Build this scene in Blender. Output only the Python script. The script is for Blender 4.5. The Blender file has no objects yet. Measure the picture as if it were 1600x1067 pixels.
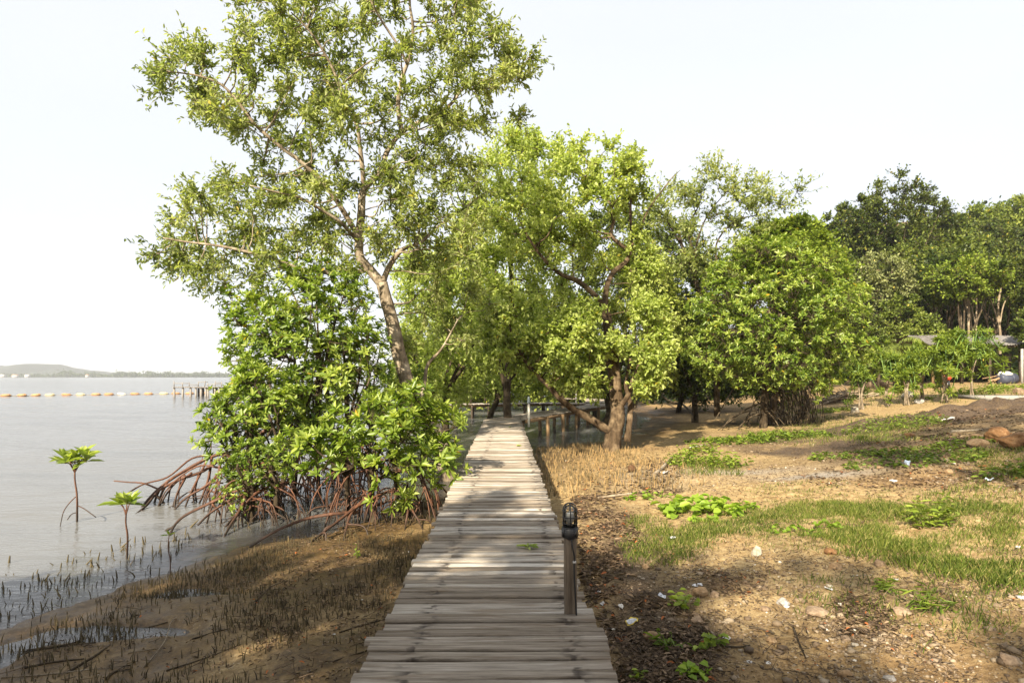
import bpy, bmesh, math, random
import numpy as np

rng = np.random.default_rng(11)
random.seed(11)
S = bpy.context.scene
COL = S.collection
# photograph geometry: 1600 px wide, focal 978 px, level camera 2.3 m above the water
F, CX, HY, CZ = 978.0, 800.0, 588.0, 2.3


def P(px, py, d):
    return np.array([(px - CX) / F * d, d, CZ - (py - HY) / F * d])


def proj(p):
    p = np.asarray(p)
    y = np.maximum(p[..., 1], 0.05)
    return CX + p[..., 0] / y * F, HY - (p[..., 2] - CZ) / y * F


# ------------------------------------------------------------------ noise
_LAT = [rng.random((256, 256)) for _ in range(6)]


def vnoise(x, y, scale=1.0, seed=0):
    L = _LAT[seed % 6]
    x = np.asarray(x, float) / scale + 31.7 * seed
    y = np.asarray(y, float) / scale + 17.3 * seed
    xi = np.floor(x).astype(int)
    yi = np.floor(y).astype(int)
    fx = x - xi
    fy = y - yi
    fx = fx * fx * (3 - 2 * fx)
    fy = fy * fy * (3 - 2 * fy)
    a = L[xi % 256, yi % 256]
    b = L[(xi + 1) % 256, yi % 256]
    c = L[xi % 256, (yi + 1) % 256]
    d = L[(xi + 1) % 256, (yi + 1) % 256]
    return (a * (1 - fx) + b * fx) * (1 - fy) + (c * (1 - fx) + d * fx) * fy - 0.5


def sstep(a, b, x):
    t = np.clip((x - a) / (b - a), 0, 1)
    return t * t * (3 - 2 * t)


# ------------------------------------------------------------------ ground height
SHY = [-40, 0, 3, 5.6, 7.7, 9, 10.5, 12, 14, 16, 18, 19.5, 21, 24, 30, 40, 60, 90, 150, 400, 4000]
SHX = [-14, -6.8, -5.7, -4.55, -3.75, -3.05, -2.2, -1.5, -1.0, -0.3, 0.5, 1.5, 2.9, 4.4, 6.4, 8, 9, 8, 4, 0, 0]
PSX = [-200, -60, -20, -6, -2, 0, 2, 4, 5.5, 7, 9, 12, 14, 18, 25, 60]
PSZ = [-4, -2.5, -1.2, -.5, -.2, .005, .07, .15, .23, .36, .6, 1.12, 1.5, 1.8, 1.93, 2.0]


def shore_s(x, y):
    return (x - np.interp(y, SHY, SHX)) * 0.87


def gz(x, y, fine=True):
    x = np.asarray(x, float)
    y = np.asarray(y, float)
    s = shore_s(x, y)
    z = np.interp(s, PSX, PSZ)
    r = sstep(0, 1, (0.55 * x + 0.8 * y - 62) / 80.0) * sstep(.36, .52, x / np.maximum(y, 1))
    z = z + 30 * r
    # heap of dark dug earth on the right
    z = z + 0.5 * np.exp(-(((x - 15.8) / 3.6) ** 2 + ((y - 21.3) / 1.0) ** 2)) * (1 + 1.1 * vnoise(x, y, .9, 4) + .8 * vnoise(x, y, .3, 2))
    z = z + 0.22 * np.exp(-(((x - 12.3) / 1.1) ** 2 + ((y - 21.8) / .7) ** 2))
    z = z - .095 * sstep(.0, .28, vnoise(x * .55 + y * .1, y * 1.5, .8, 5)) * sstep(.1, .6, s) * sstep(2.6, 1.4, s) * sstep(-2.2, -3, x) * sstep(7.5, 6, y)
    land = sstep(-1, 3, s)
    z = z + vnoise(x, y, 1.7, 1) * (0.035 + 0.09 * land) * sstep(-30, -2, s)
    z = z + vnoise(x, y, .55, 2) * (.02 + .035 * land)
    if fine:
        z = z + vnoise(x, y, .19, 3) * (.012 + .022 * land) + vnoise(x, y, .085, 4) * (.006 + .012 * land)
    return z


def g1(x, y):
    return float(gz(np.array([x]), np.array([y]))[0])


_DS = np.concatenate([np.arange(1.5, 30, .02), np.arange(30, 200, .2)])


def G(px, py):
    """the point of the ground seen at a pixel of the photograph"""
    x = (px - CX) / F * _DS
    z = CZ - (py - HY) / F * _DS
    w = np.where(z <= gz(x, _DS))[0]
    i = w[0] if len(w) else len(_DS) - 1
    d = _DS[i]
    return np.array([x[i], d, g1(x[i], d)])


# ------------------------------------------------------------------ scene tree helpers
def tag(o, label=None, cat=None, group=None, kind=None):
    if label: o['label'] = label
    if cat: o['category'] = cat
    if group: o['group'] = group
    if kind: o['kind'] = kind
    return o


def thing(name, label, cat, loc=(0, 0, 0), group=None, rz=0.0):
    o = bpy.data.objects.new(name, None)
    COL.objects.link(o)
    o.empty_display_size = .1
    o.location = [float(v) for v in loc]
    o.rotation_euler = (0, 0, rz)
    return tag(o, label, cat, group)


class MB:
    def __init__(self):
        self.V, self.T, self.n = [], [], 0
        self.faces = []          # arrays (k, m) of absolute indices

    def add(self, V, faces, tint=None):
        V = np.asarray(V, float).reshape(-1, 3)
        if not isinstance(faces, (list, tuple)): faces = [faces]
        for f in faces:
            f = np.asarray(f, int)
            if f.size: self.faces.append(f + self.n)
        self.V.append(V)
        t = np.zeros(len(V)) if tint is None else np.broadcast_to(np.asarray(tint, float).reshape(-1), (len(V),))
        self.T.append(t)
        self.n += len(V)

    def mesh(self, name, mat, origin=(0, 0, 0), smooth=False):
        V = np.concatenate(self.V) - np.asarray(origin, float)
        T = np.concatenate(self.T)
        me = bpy.data.meshes.new(name)
        me.vertices.add(len(V))
        me.vertices.foreach_set('co', V.astype(np.float32).ravel())
        idx = np.concatenate([f.ravel() for f in self.faces])
        cnt = np.concatenate([np.full(f.shape[0], f.shape[1]) for f in self.faces])
        st = np.concatenate([[0], np.cumsum(cnt)[:-1]])
        me.loops.add(len(idx))
        me.loops.foreach_set('vertex_index', idx.astype(np.int32))
        me.polygons.add(len(cnt))
        me.polygons.foreach_set('loop_start', st.astype(np.int32))
        me.polygons.foreach_set('loop_total', cnt.astype(np.int32))
        if smooth: me.polygons.foreach_set('use_smooth', np.ones(len(cnt), bool))
        at = me.attributes.new('tint', 'FLOAT', 'POINT')
        at.data.foreach_set('value', T.astype(np.float32))
        me.update(calc_edges=True)
        me.validate()
        if mat: me.materials.append(mat)
        return me

    def build(self, name, mat, parent=None, origin=None, smooth=False):
        """parent given: vertices are world coordinates, kept relative to the parent's base"""
        if origin is None: origin = tuple(parent.location) if parent is not None else (0, 0, 0)
        o = bpy.data.objects.new(name, self.mesh(name, mat, origin, smooth))
        COL.objects.link(o)
        if parent is not None: o.parent = parent
        else: o.location = [float(v) for v in origin]
        return o

    # ---- shapes
    def box(self, c, s, rz=0.0, tint=0.0, M=None):
        c = np.asarray(c, float)
        h = np.asarray(s, float) / 2
        v = np.array([[x, y, z] for x in (-1, 1) for y in (-1, 1) for z in (-1, 1)]) * h
        if M is not None: v = v @ np.asarray(M).T
        elif rz:
            cs, sn = math.cos(rz), math.sin(rz)
            v = v @ np.array([[cs, -sn, 0], [sn, cs, 0], [0, 0, 1]]).T
        self.add(v + c, [np.array([[0, 1, 3, 2], [4, 6, 7, 5], [0, 4, 5, 1], [2, 3, 7, 6], [0, 2, 6, 4], [1, 5, 7, 3]])], tint)

    def tube(self, pts, rad, sides=7, tint=0.0, cap=True, wob=0.0):
        pts = np.asarray(pts, float)
        n = len(pts)
        rad = np.broadcast_to(np.asarray(rad, float), (n,))
        t = np.gradient(pts, axis=0)
        t /= np.linalg.norm(t, axis=1, keepdims=True) + 1e-9
        ref = np.array([0.31, .95, .1]) if abs(t[0][2]) > .8 else np.array([0, 0, 1.])
        a0 = np.cross(t[0], ref)
        a0 /= np.linalg.norm(a0)
        A = [a0]
        for i in range(1, n):
            a = A[-1] - t[i] * np.dot(A[-1], t[i])
            A.append(a / (np.linalg.norm(a) + 1e-9))
        A = np.array(A)
        B = np.cross(t, A)
        th = np.arange(sides) / sides * 2 * np.pi
        r = rad[:, None] * np.ones(sides)
        if wob: r = r * (1 + wob * (rng.random((n, sides)) - .5) + wob * .8 * np.sin(th * 3 + rng.random() * 6))
        V = pts[:, None, :] + r[..., None] * (np.cos(th)[None, :, None] * A[:, None, :] + np.sin(th)[None, :, None] * B[:, None, :])
        i = np.arange(n - 1)[:, None] * sides
        j = np.arange(sides)[None, :]
        k = (j + 1) % sides
        f = np.stack([i + j, i + k, i + sides + k, i + sides + j], -1).reshape(-1, 4)
        fs = [f]
        if cap:
            fs.append(np.arange(sides)[::-1][None, :])
            fs.append((np.arange(sides) + (n - 1) * sides)[None, :])
        self.add(V.reshape(-1, 3), fs, tint)

    def prisms(self, a, b, r0, r1, tint=None, sides=3):
        """many straight tapered twigs at once"""
        a = np.asarray(a, float)
        b = np.asarray(b, float)
        n = len(a)
        if n == 0: return
        t = b - a
        t /= np.linalg.norm(t, axis=1, keepdims=True) + 1e-9
        ref = np.where(np.abs(t[:, 2:3]) > .8, np.array([[1., 0, 0]]), np.array([[0, 0, 1.]]))
        A = np.cross(t, ref)
        A /= np.linalg.norm(A, axis=1, keepdims=True) + 1e-9
        B = np.cross(t, A)
        r0 = np.broadcast_to(np.asarray(r0, float), (n,))
        r1 = np.broadcast_to(np.asarray(r1, float), (n,))
        V = np.zeros((n, 2 * sides, 3))
        for k in range(sides):
            c, s_ = math.cos(2 * math.pi * k / sides), math.sin(2 * math.pi * k / sides)
            V[:, k] = a + r0[:, None] * (c * A + s_ * B)
            V[:, sides + k] = b + r1[:, None] * (c * A + s_ * B)
        base = np.array([[k, (k + 1) % sides, sides + (k + 1) % sides, sides + k] for k in range(sides)])
        f = (base[None] + (np.arange(n) * 2 * sides)[:, None, None]).reshape(-1, 4)
        tt = None if tint is None else np.repeat(np.broadcast_to(np.asarray(tint, float), (n,)), 2 * sides)
        self.add(V.reshape(-1, 3), f, tt)

    def leaves(self, pos, axis, up, L, W, tint, fold=True, round_=False, cup=.25, droop=.15):
        """leaf blades: folded along the midrib (6 points) or, far away, diamonds"""
        pos = np.asarray(pos, float)
        n = len(pos)
        if n == 0: return
        ax = axis / (np.linalg.norm(axis, axis=1, keepdims=True) + 1e-9)
        sd = np.cross(ax, up)
        sd /= np.linalg.norm(sd, axis=1, keepdims=True) + 1e-9
        nn = np.cross(sd, ax)
        L = np.broadcast_to(np.asarray(L, float), (n,))[:, None]
        W = np.broadcast_to(np.asarray(W, float), (n,))[:, None]
        if fold:
            if round_: u1, w1, u2, w2 = .35, .42, .78, .46
            else: u1, w1, u2, w2 = .3, .42, .68, .40
            tip = pos + ax * L - nn * L * droop
            V = np.stack([pos,
                          pos + ax * L * u1 + sd * W * w1 + nn * W * cup,
                          pos + ax * L * u2 + sd * W * w2 + nn * (W * cup - L * droop * .4),
                          tip,
                          pos + ax * L * u2 - sd * W * w2 + nn * (W * cup - L * droop * .4),
                          pos + ax * L * u1 - sd * W * w1 + nn * W * cup], 1)
            base = np.array([[0, 1, 2, 3], [0, 3, 4, 5]])
            m = 6
        else:
            V = np.stack([pos, pos + ax * L * .5 + sd * W * .5, pos + ax * L - nn * L * droop, pos + ax * L * .5 - sd * W * .5], 1)
            base = np.array([[0, 1, 2, 3]])
            m = 4
        f = (base[None] + (np.arange(n) * m)[:, None, None]).reshape(-1, 4)
        self.add(V.reshape(-1, 3), f, np.repeat(tint, m))


def unit(v):
    v = np.asarray(v, float)
    return v / (np.linalg.norm(v, axis=-1, keepdims=True) + 1e-9)


def rand_dirs(n):
    return unit(rng.normal(size=(n, 3)))


def smooth_path(pts, per=6):
    """Catmull-Rom through the points; pts rows may carry a radius as a 4th column"""
    p = np.asarray(pts, float)
    if len(p) < 3:
        t = np.linspace(0, 1, per + 1)[:, None]
        return p[0] * (1 - t) + p[-1] * t
    q = np.vstack([2 * p[0] - p[1], p, 2 * p[-1] - p[-2]])
    out = []
    for i in range(1, len(q) - 2):
        for t in np.arange(per) / per:
            out.append(.5 * (2 * q[i] + (q[i + 1] - q[i - 1]) * t + (2 * q[i - 1] - 5 * q[i] + 4 * q[i + 1] - q[i + 2]) * t ** 2
                             + (3 * q[i] - q[i - 1] - 3 * q[i + 1] + q[i + 2]) * t ** 3))
    out.append(p[-1])
    return np.array(out)


def in_poly(x, y, poly):
    poly = np.asarray(poly, float)
    ins = np.zeros(np.shape(x), bool)
    n = len(poly)
    for i in range(n):
        x0, y0 = poly[i]
        x1, y1 = poly[(i + 1) % n]
        c = ((y0 > y) != (y1 > y)) & (x < (x1 - x0) * (y - y0) / (y1 - y0 + 1e-12) + x0)
        ins ^= c
    return ins


def poly_edge(x, y, poly):
    poly = np.asarray(poly, float)
    best = np.full(np.shape(x), 1e9)
    for i in range(len(poly)):
        a = poly[i]
        b = poly[(i + 1) % len(poly)]
        ab = b - a
        t = np.clip(((x - a[0]) * ab[0] + (y - a[1]) * ab[1]) / (ab @ ab + 1e-9), 0, 1)
        best = np.minimum(best, np.hypot(x - a[0] - t * ab[0], y - a[1] - t * ab[1]))
    return best
# ------------------------------------------------------------------ materials
class NT:
    def __init__(self, name):
        self.m = bpy.data.materials.new(name)
        self.m.use_nodes = True
        self.t = self.m.node_tree
        self.t.nodes.clear()
        self.out = self.n('ShaderNodeOutputMaterial')

    def n(self, typ, **kw):
        nd = self.t.nodes.new(typ)
        for k, v in kw.items():
            if k[0] == '_':
                key = k[1:]
                key = int(key) if key.isdigit() else key.replace('_', ' ')
                nd.inputs[key].default_value = v
            else: setattr(nd, k, v)
        return nd

    def l(self, a, b):
        self.t.links.new(a, b)

    def ramp(self, fac, stops):
        r = self.n('ShaderNodeValToRGB')
        e = r.color_ramp.elements
        while len(e) > 1: e.remove(e[-1])
        for i, (p, c) in enumerate(stops):
            if i: q = e.new(p)
            else:
                q = e[0]
                q.position = p
            q.color = (*c, 1) if len(c) == 3 else c
        if fac is not None: self.l(fac, r.inputs[0])
        return r.outputs[0]

    def math(self, op, a, b=None, c=None, clamp=False):
        m = self.n('ShaderNodeMath', operation=op, use_clamp=clamp)
        for i, v in enumerate((a, b, c)):
            if v is None: continue
            if hasattr(v, 'links'): self.l(v, m.inputs[i])
            else: m.inputs[i].default_value = v
        return m.outputs[0]

    def mix(self, fac, a, b, blend='MIX'):
        m = self.n('ShaderNodeMix', data_type='RGBA', blend_type=blend)
        for s, v in ((m.inputs[0], fac), (m.inputs[6], a), (m.inputs[7], b)):
            if hasattr(v, 'links'): self.l(v, s)
            else: s.default_value = (*v, 1) if isinstance(v, tuple) and len(v) == 3 else v
        return m.outputs[2]

    def noise(self, vec, scale, detail=4, rough=.6, dist=0.0):
        n = self.n('ShaderNodeTexNoise')
        n.inputs['Scale'].default_value = scale
        n.inputs['Detail'].default_value = detail
        n.inputs['Roughness'].default_value = rough
        n.inputs['Distortion'].default_value = dist
        if vec is not None: self.l(vec, n.inputs['Vector'])
        return n.outputs[0]

    def obj(self):
        return self.n('ShaderNodeTexCoord').outputs['Object']

    def pos(self):
        return self.n('ShaderNodeNewGeometry').outputs['Position']

    def mapping(self, vec, scale=(1, 1, 1), loc=None):
        m = self.n('ShaderNodeMapping')
        m.inputs['Scale'].default_value = scale
        self.l(vec, m.inputs['Vector'])
        if loc is not None: self.l(loc, m.inputs['Location'])
        return m.outputs[0]

    def attr(self, name):
        return self.n('ShaderNodeAttribute', attribute_name=name).outputs['Fac']

    def bump(self, h, strength=.5, dist=.02):
        b = self.n('ShaderNodeBump')
        b.inputs['Strength'].default_value = strength
        b.inputs['Distance'].default_value = dist
        self.l(h, b.inputs['Height'])
        return b.outputs[0]

    def pbr(self, col, rough=.8, spec=.3, normal=None, metal=0.0):
        p = self.n('ShaderNodeBsdfPrincipled')
        for k, v in (('Base Color', col), ('Roughness', rough), ('Specular IOR Level', spec), ('Metallic', metal)):
            if hasattr(v, 'links'): self.l(v, p.inputs[k])
            else: p.inputs[k].default_value = (*v, 1) if isinstance(v, tuple) else v
        if normal is not None: self.l(normal, p.inputs['Normal'])
        return p

    def done(self, sh):
        self.l(sh.outputs[0] if hasattr(sh, 'outputs') else sh, self.out.inputs[0])
        return self.m


def leaf_mat(name, dark, mid, light, old=(.42, .34, .05), trans=.42, rough=.46, spec=.28):
    t = NT(name)
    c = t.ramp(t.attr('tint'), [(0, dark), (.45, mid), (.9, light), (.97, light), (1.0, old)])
    p = t.pbr(c, rough, spec)
    tr = t.n('ShaderNodeBsdfTranslucent')
    t.l(t.mix(1.0, c, (1.25, 1.3, .55, 1), 'MULTIPLY'), tr.inputs[0])
    m = t.n('ShaderNodeMixShader')
    m.inputs[0].default_value = trans
    t.l(p.outputs[0], m.inputs[1])
    t.l(tr.outputs[0], m.inputs[2])
    return t.done(m)


def bark_mat(name, c1, c2, c3, sc=6.0, bump=.6):
    t = NT(name)
    o = t.obj()
    v = t.mapping(o, (1, 1, .3))
    n1 = t.noise(v, sc * 3, 6, .7, .4)
    n2 = t.noise(o, sc * .6, 3, .6)
    c = t.ramp(n1, [(.3, c1), (.62, c2)])
    c = t.mix(t.ramp(n2, [(.48, (0, 0, 0)), (.62, (1, 1, 1))]), c, t.ramp(n1, [(.3, c2), (.7, c3)]))
    return t.done(t.pbr(c, .9, .15, t.bump(n1, bump, .03)))


def simple_mat(name, c1, c2, sc=20.0, rough=.8, spec=.3, bump=.3, metal=0.0, dist=.01):
    t = NT(name)
    n1 = t.noise(t.obj(), sc, 5, .65)
    c = t.ramp(n1, [(.33, c1), (.68, c2)])
    return t.done(t.pbr(c, rough, spec, t.bump(n1, bump, dist) if bump else None, metal))


M = {}
M['leaf_tall'] = leaf_mat('leaf_tall', (.07, .095, .026), (.22, .27, .08), (.41, .44, .18), trans=.48)
M['leaf_lime'] = leaf_mat('leaf_lime', (.11, .155, .026), (.33, .405, .095), (.49, .54, .19), trans=.5)
M['leaf_mangrove'] = leaf_mat('leaf_mangrove', (.042, .09, .014), (.165, .245, .034), (.37, .43, .085), old=(.5, .33, .03), rough=.36, spec=.45, trans=.44)
M['leaf_dark'] = leaf_mat('leaf_dark', (.02, .035, .009), (.06, .088, .017), (.15, .19, .035), trans=.3)  # dark leaves; on some trees the colour stands in for shade
M['leaf_mid'] = leaf_mat('leaf_mid', (.05, .08, .015), (.17, .215, .036), (.32, .35, .08), trans=.35)
M['leaf_grey'] = leaf_mat('leaf_grey', (.07, .085, .03), (.20, .225, .085), (.32, .34, .14), trans=.3)
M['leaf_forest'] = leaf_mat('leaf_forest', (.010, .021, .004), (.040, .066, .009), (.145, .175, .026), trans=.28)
M['leaf_vine'] = leaf_mat('leaf_vine', (.045, .085, .012), (.155, .22, .026), (.30, .36, .05), trans=.35)
M['leaf_bright'] = leaf_mat('leaf_bright', (.12, .2, .02), (.24, .36, .04), (.36, .46, .06), trans=.45)
M['grass'] = leaf_mat('grass', (.05, .08, .013), (.125, .17, .028), (.27, .285, .065), old=(.42, .34, .16), trans=.35, rough=.6, spec=.2)
M['litter'] = leaf_mat('litter', (.045, .03, .02), (.14, .095, .058), (.31, .22, .14), old=(.36, .12, .04), trans=.1, rough=.7, spec=.2)
M['shell'] = leaf_mat('shell', (.09, .06, .035), (.2, .145, .09), (.34, .28, .2), old=(.62, .6, .56), trans=0.0, rough=.6, spec=.3)
M['bark_pale'] = bark_mat('bark_pale', (.065, .048, .03), (.25, .20, .14), (.43, .37, .28), 5, .9)
M['bark_dark'] = bark_mat('bark_dark', (.018, .013, .008), (.065, .048, .030), (.15, .118, .078), 5)
M['bark_central'] = bark_mat('bark_central', (.022, .015, .009), (.10, .068, .04), (.25, .185, .115), 4, 1.0)
M['bark_forest'] = bark_mat('bark_forest', (.12, .09, .06), (.28, .22, .15), (.42, .35, .26), 3)


def root_mat():
    t = NT('prop_root_bark')
    n1 = t.noise(t.mapping(t.obj(), (1, 1, .35)), 22, 5, .65)
    c = t.ramp(n1, [(.3, (.036, .016, .010)), (.7, (.16, .068, .035))])
    sep = t.n('ShaderNodeSeparateXYZ')
    t.l(t.pos(), sep.inputs[0])
    h = t.math('ADD', sep.outputs[2], t.math('MULTIPLY', t.noise(t.pos(), 6, 3), .25))
    mud = t.ramp(h, [(.2, (1, 1, 1)), (.5, (0, 0, 0))])
    c = t.mix(mud, c, (.032, .021, .014))
    return t.done(t.pbr(c, .62, .35, t.bump(n1, .35, .01)))


M['root'] = root_mat()


def pneu_mat():
    t = NT('breathing_root_bark')
    c = t.ramp(t.attr('tint'), [(0, (.03, .024, .014)), (.5, (.11, .085, .04)), (1, (.36, .235, .10))])
    return t.done(t.pbr(c, .7, .3))


M['pneu'] = pneu_mat()


def deck_mat():
    t = NT('weathered_planks')
    o = t.obj()
    ti = t.attr('tint')
    off = t.n('ShaderNodeCombineXYZ')
    t.l(t.math('MULTIPLY', ti, 73.0), off.inputs[0])
    t.l(t.math('MULTIPLY', ti, 191.0), off.inputs[1])
    v = t.mapping(o, (1.6, 38, 20), off.outputs[0])
    g = t.noise(v, 1.4, 6, .7, .3)
    v2 = t.mapping(o, (.9, 9, 9), off.outputs[0])
    g2 = t.noise(v2, 1.7, 4, .6)
    c = t.ramp(g, [(.25, (.07, .058, .046)), (.5, (.28, .255, .222)), (.75, (.47, .445, .41))])
    # every plank has weathered to its own tone
    tone = t.ramp(ti, [(0, (.52, .45, .38)), (.3, (.82, .75, .67)), (.7, (1.08, 1.03, .97)), (.9, (1.3, 1.28, 1.25)), (1, (1.6, 1.6, 1.6))])
    c = t.mix(1.0, c, tone, 'MULTIPLY')
    c = t.mix(t.ramp(g2, [(.52, (0, 0, 0)), (.72, (1, 1, 1))]), c, t.mix(1.0, c, (.62, .54, .46, 1), 'MULTIPLY'))
    # rust stains where the nails go through to the two beams
    sep = t.n('ShaderNodeSeparateXYZ')
    t.l(o, sep.inputs[0])
    x = sep.outputs[0]
    st = None
    for x0 in (-.52, .33):
        d = t.math('ABSOLUTE', t.math('SUBTRACT', x, x0))
        w = t.math('SUBTRACT', 1.0, t.math('DIVIDE', d, .085), clamp=True)
        st = w if st is None else t.math('MAXIMUM', st, w)
    nv = t.mapping(o, (11, 17, 10), off.outputs[0])
    spot = t.noise(nv, 1.0, 2, .5)
    st = t.math('MULTIPLY', st, t.ramp(spot, [(.515, (0, 0, 0)), (.6, (1, 1, 1))]), clamp=True)
    c = t.mix(t.math('MULTIPLY', st, .85), c, (.028, .02, .016))
    h = t.math('ADD', g, t.math('MULTIPLY', g2, .6))
    return t.done(t.pbr(c, .82, .22, t.bump(h, .55, .012)))


M['deck'] = deck_mat()


def wood_mat(name, c1, c2, sx=20):
    t = NT(name)
    v = t.mapping(t.obj(), (sx, sx, 1.2))
    g = t.noise(v, 1.3, 6, .7, .5)
    c = t.ramp(g, [(.28, c1), (.7, c2)])
    return t.done(t.pbr(c, .85, .2, t.bump(g, .6, .01)))


M['post_wood'] = wood_mat('post_wood', (.05, .036, .025), (.21, .165, .12))
M['pile_wood'] = wood_mat('pile_wood', (.12, .075, .04), (.4, .27, .15), 9)
M['pier_wood'] = wood_mat('pier_wood', (.15, .135, .12), (.3, .275, .25), 5)


def ground_mat():
    t = NT('shore_ground')
    p = t.pos()
    wet, dark, gv, lit = t.attr('wet'), t.attr('dark'), t.attr('gravel'), t.attr('red')
    n1 = t.noise(p, 1.1, 5, .65)
    n2 = t.noise(p, 9, 6, .7)
    n3 = t.noise(p, 60, 4, .7)
    sand = t.ramp(n2, [(.26, (.12, .07, .027)), (.42, (.28, .19, .088)), (.58, (.41, .30, .15)), (.78, (.54, .435, .26))])
    red = t.ramp(n2, [(.3, (.11, .06, .026)), (.7, (.28, .165, .072))])
    c = t.mix(t.math('MULTIPLY', lit, t.ramp(n1, [(.3, (.3, .3, .3)), (.6, (1, 1, 1))])), sand, red)
    grav = t.ramp(n3, [(.3, (.16, .14, .12)), (.7, (.42, .4, .37))])
    c = t.mix(gv, c, grav)
    hum_shade = t.ramp(n3, [(.35, (.035, .025, .018)), (.7, (.14, .10, .07))])  # dark soil colour; also carries the painted shade at mid distance
    c = t.mix(t.math('MULTIPLY', dark, t.ramp(n2, [(.25, (.6, .6, .6)), (.5, (1, 1, 1))])), c, hum_shade)
    mud = t.ramp(n2, [(.3, (.04, .025, .011)), (.5, (.10, .06, .022)), (.75, (.17, .112, .045))])
    c = t.mix(wet, c, mud)
    c = t.mix(1.0, c, t.ramp(n3, [(.25, (.62, .6, .58)), (.5, (1, 1, 1)), (.8, (1.2, 1.2, 1.2))]), 'MULTIPLY')
    n4 = t.noise(p, 24, 5, .75, .6)
    c = t.mix(t.ramp(n4, [(.52, (0, 0, 0)), (.62, (.75, .75, .75))]), c, t.mix(1.0, c, (.58, .52, .46, 1), 'MULTIPLY'))
    c = t.mix(t.ramp(n4, [(.36, (.5, .5, .5)), (.42, (0, 0, 0))]), c, t.mix(1.0, c, (1.5, 1.5, 1.5, 1), 'MULTIPLY'))
    # shell grit
    vo = t.n('ShaderNodeTexVoronoi')
    vo.inputs['Scale'].default_value = 34
    t.l(p, vo.inputs['Vector'])
    fl = t.ramp(vo.outputs['Distance'], [(.10, (1, 1, 1)), (.2, (0, 0, 0))])
    fl = t.math('MULTIPLY', fl, t.ramp(t.noise(p, 3.0, 3), [(.52, (0, 0, 0)), (.66, (1, 1, 1))]))
    fl = t.math('MULTIPLY', fl, t.math('SUBTRACT', 1.0, t.math('MULTIPLY', wet, .6)))
    c = t.mix(t.math('MULTIPLY', fl, .75), c, (.58, .54, .48))
    rough = t.math('SUBTRACT', .92, t.math('MULTIPLY', t.math('MULTIPLY', wet, t.ramp(n1, [(.35, (.35, .35, .35)), (.6, (1, 1, 1))])), .46))
    h = t.math('ADD', t.math('ADD', n2, t.math('MULTIPLY', n4, .8)), t.math('MULTIPLY', n3, .4))
    b = t.n('ShaderNodeBump')
    b.inputs['Distance'].default_value = .035
    t.l(h, b.inputs['Height'])
    t.l(t.math('SUBTRACT', .75, t.math('MULTIPLY', wet, .45)), b.inputs['Strength'])
    return t.done(t.pbr(c, rough, t.math('ADD', .16, t.math('MULTIPLY', wet, .24)), b.outputs[0]))


M['ground'] = ground_mat()


def water_mat():
    t = NT('murky_sea')
    p = t.pos()
    a = t.noise(t.mapping(p, (.55, 1.5, 1)), 1.6, 3, .55, .3)
    b = t.noise(t.mapping(p, (1.0, 2.2, 1)), 7.0, 3, .55)
    c2 = t.noise(t.mapping(p, (.05, .22, 1)), 1.0, 2, .5)
    h = t.math('ADD', t.math('ADD', a, t.math('MULTIPLY', b, .22)), t.math('MULTIPLY', c2, 1.6))
    bp = t.bump(h, .42, .1)
    dif = t.n('ShaderNodeBsdfDiffuse')
    dif.inputs[0].default_value = (.165, .165, .16, 1)
    tra = t.n('ShaderNodeBsdfTransparent')
    tra.inputs[0].default_value = (.75, .62, .45, 1)
    bo = t.n('ShaderNodeMixShader')
    t.l(t.ramp(t.attr('tint'), [(0, (.30, .30, .30)), (1, (.92, .92, .92))]), bo.inputs[0])
    t.l(tra.outputs[0], bo.inputs[1])
    t.l(dif.outputs[0], bo.inputs[2])
    gl = t.n('ShaderNodeBsdfGlossy')
    gl.inputs['Roughness'].default_value = .1
    t.l(bp, gl.inputs['Normal'])
    fr = t.n('ShaderNodeFresnel')
    fr.inputs[0].default_value = 1.34
    t.l(bp, fr.inputs['Normal'])
    m = t.n('ShaderNodeMixShader')
    t.l(fr.outputs[0], m.inputs[0])
    t.l(bo.outputs[0], m.inputs[1])
    t.l(gl.outputs[0], m.inputs[2])
    return t.done(m)


M['water'] = water_mat()


def rock_mat(name, c1, c2, c3):
    t = NT(name)
    o = t.obj()
    n1 = t.noise(o, 9, 6, .7)
    n2 = t.noise(o, 40, 4, .7)
    c = t.ramp(n1, [(.3, c1), (.5, c2), (.72, c3)])
    c = t.mix(1.0, c, t.ramp(n2, [(.3, (.75, .74, .72)), (.7, (1.1, 1.1, 1.1))]), 'MULTIPLY')
    return t.done(t.pbr(c, .88, .2, t.bump(t.math('ADD', n1, t.math('MULTIPLY', n2, .3)), .5, .02)))


M['rock_tan'] = rock_mat('rock_tan', (.13, .08, .042), (.27, .18, .10), (.38, .28, .17))
M['rock_white'] = rock_mat('rock_white', (.28, .235, .17), (.44, .39, .31), (.55, .51, .43))
M['rock_grey'] = rock_mat('rock_grey', (.17, .155, .14), (.32, .3, .28), (.5, .48, .46))
M['rock_pink'] = rock_mat('rock_pink', (.15, .10, .065), (.27, .195, .13), (.38, .295, .21))
M['rock_orange'] = rock_mat('rock_orange', (.09, .045, .02), (.22, .115, .05), (.33, .21, .11))  # orange stone, darkened for the partial shade the boulders stand in
M['rock_brown'] = rock_mat('rock_brown', (.09, .06, .04), (.2, .14, .09), (.32, .24, .16))
M['concrete'] = rock_mat('concrete', (.2, .185, .165), (.29, .27, .245), (.36, .34, .31))
M['black_metal'] = simple_mat('black_metal', (.008, .008, .009), (.022, .022, .024), 60, .45, .5, .1)
M['cable'] = simple_mat('cable_rubber', (.008, .008, .008), (.02, .02, .02), 40, .5, .4, .05)
M['white_plastic'] = simple_mat('white_plastic', (.36, .34, .31), (.6, .58, .55), 12, .5, .4, .1)
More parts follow.
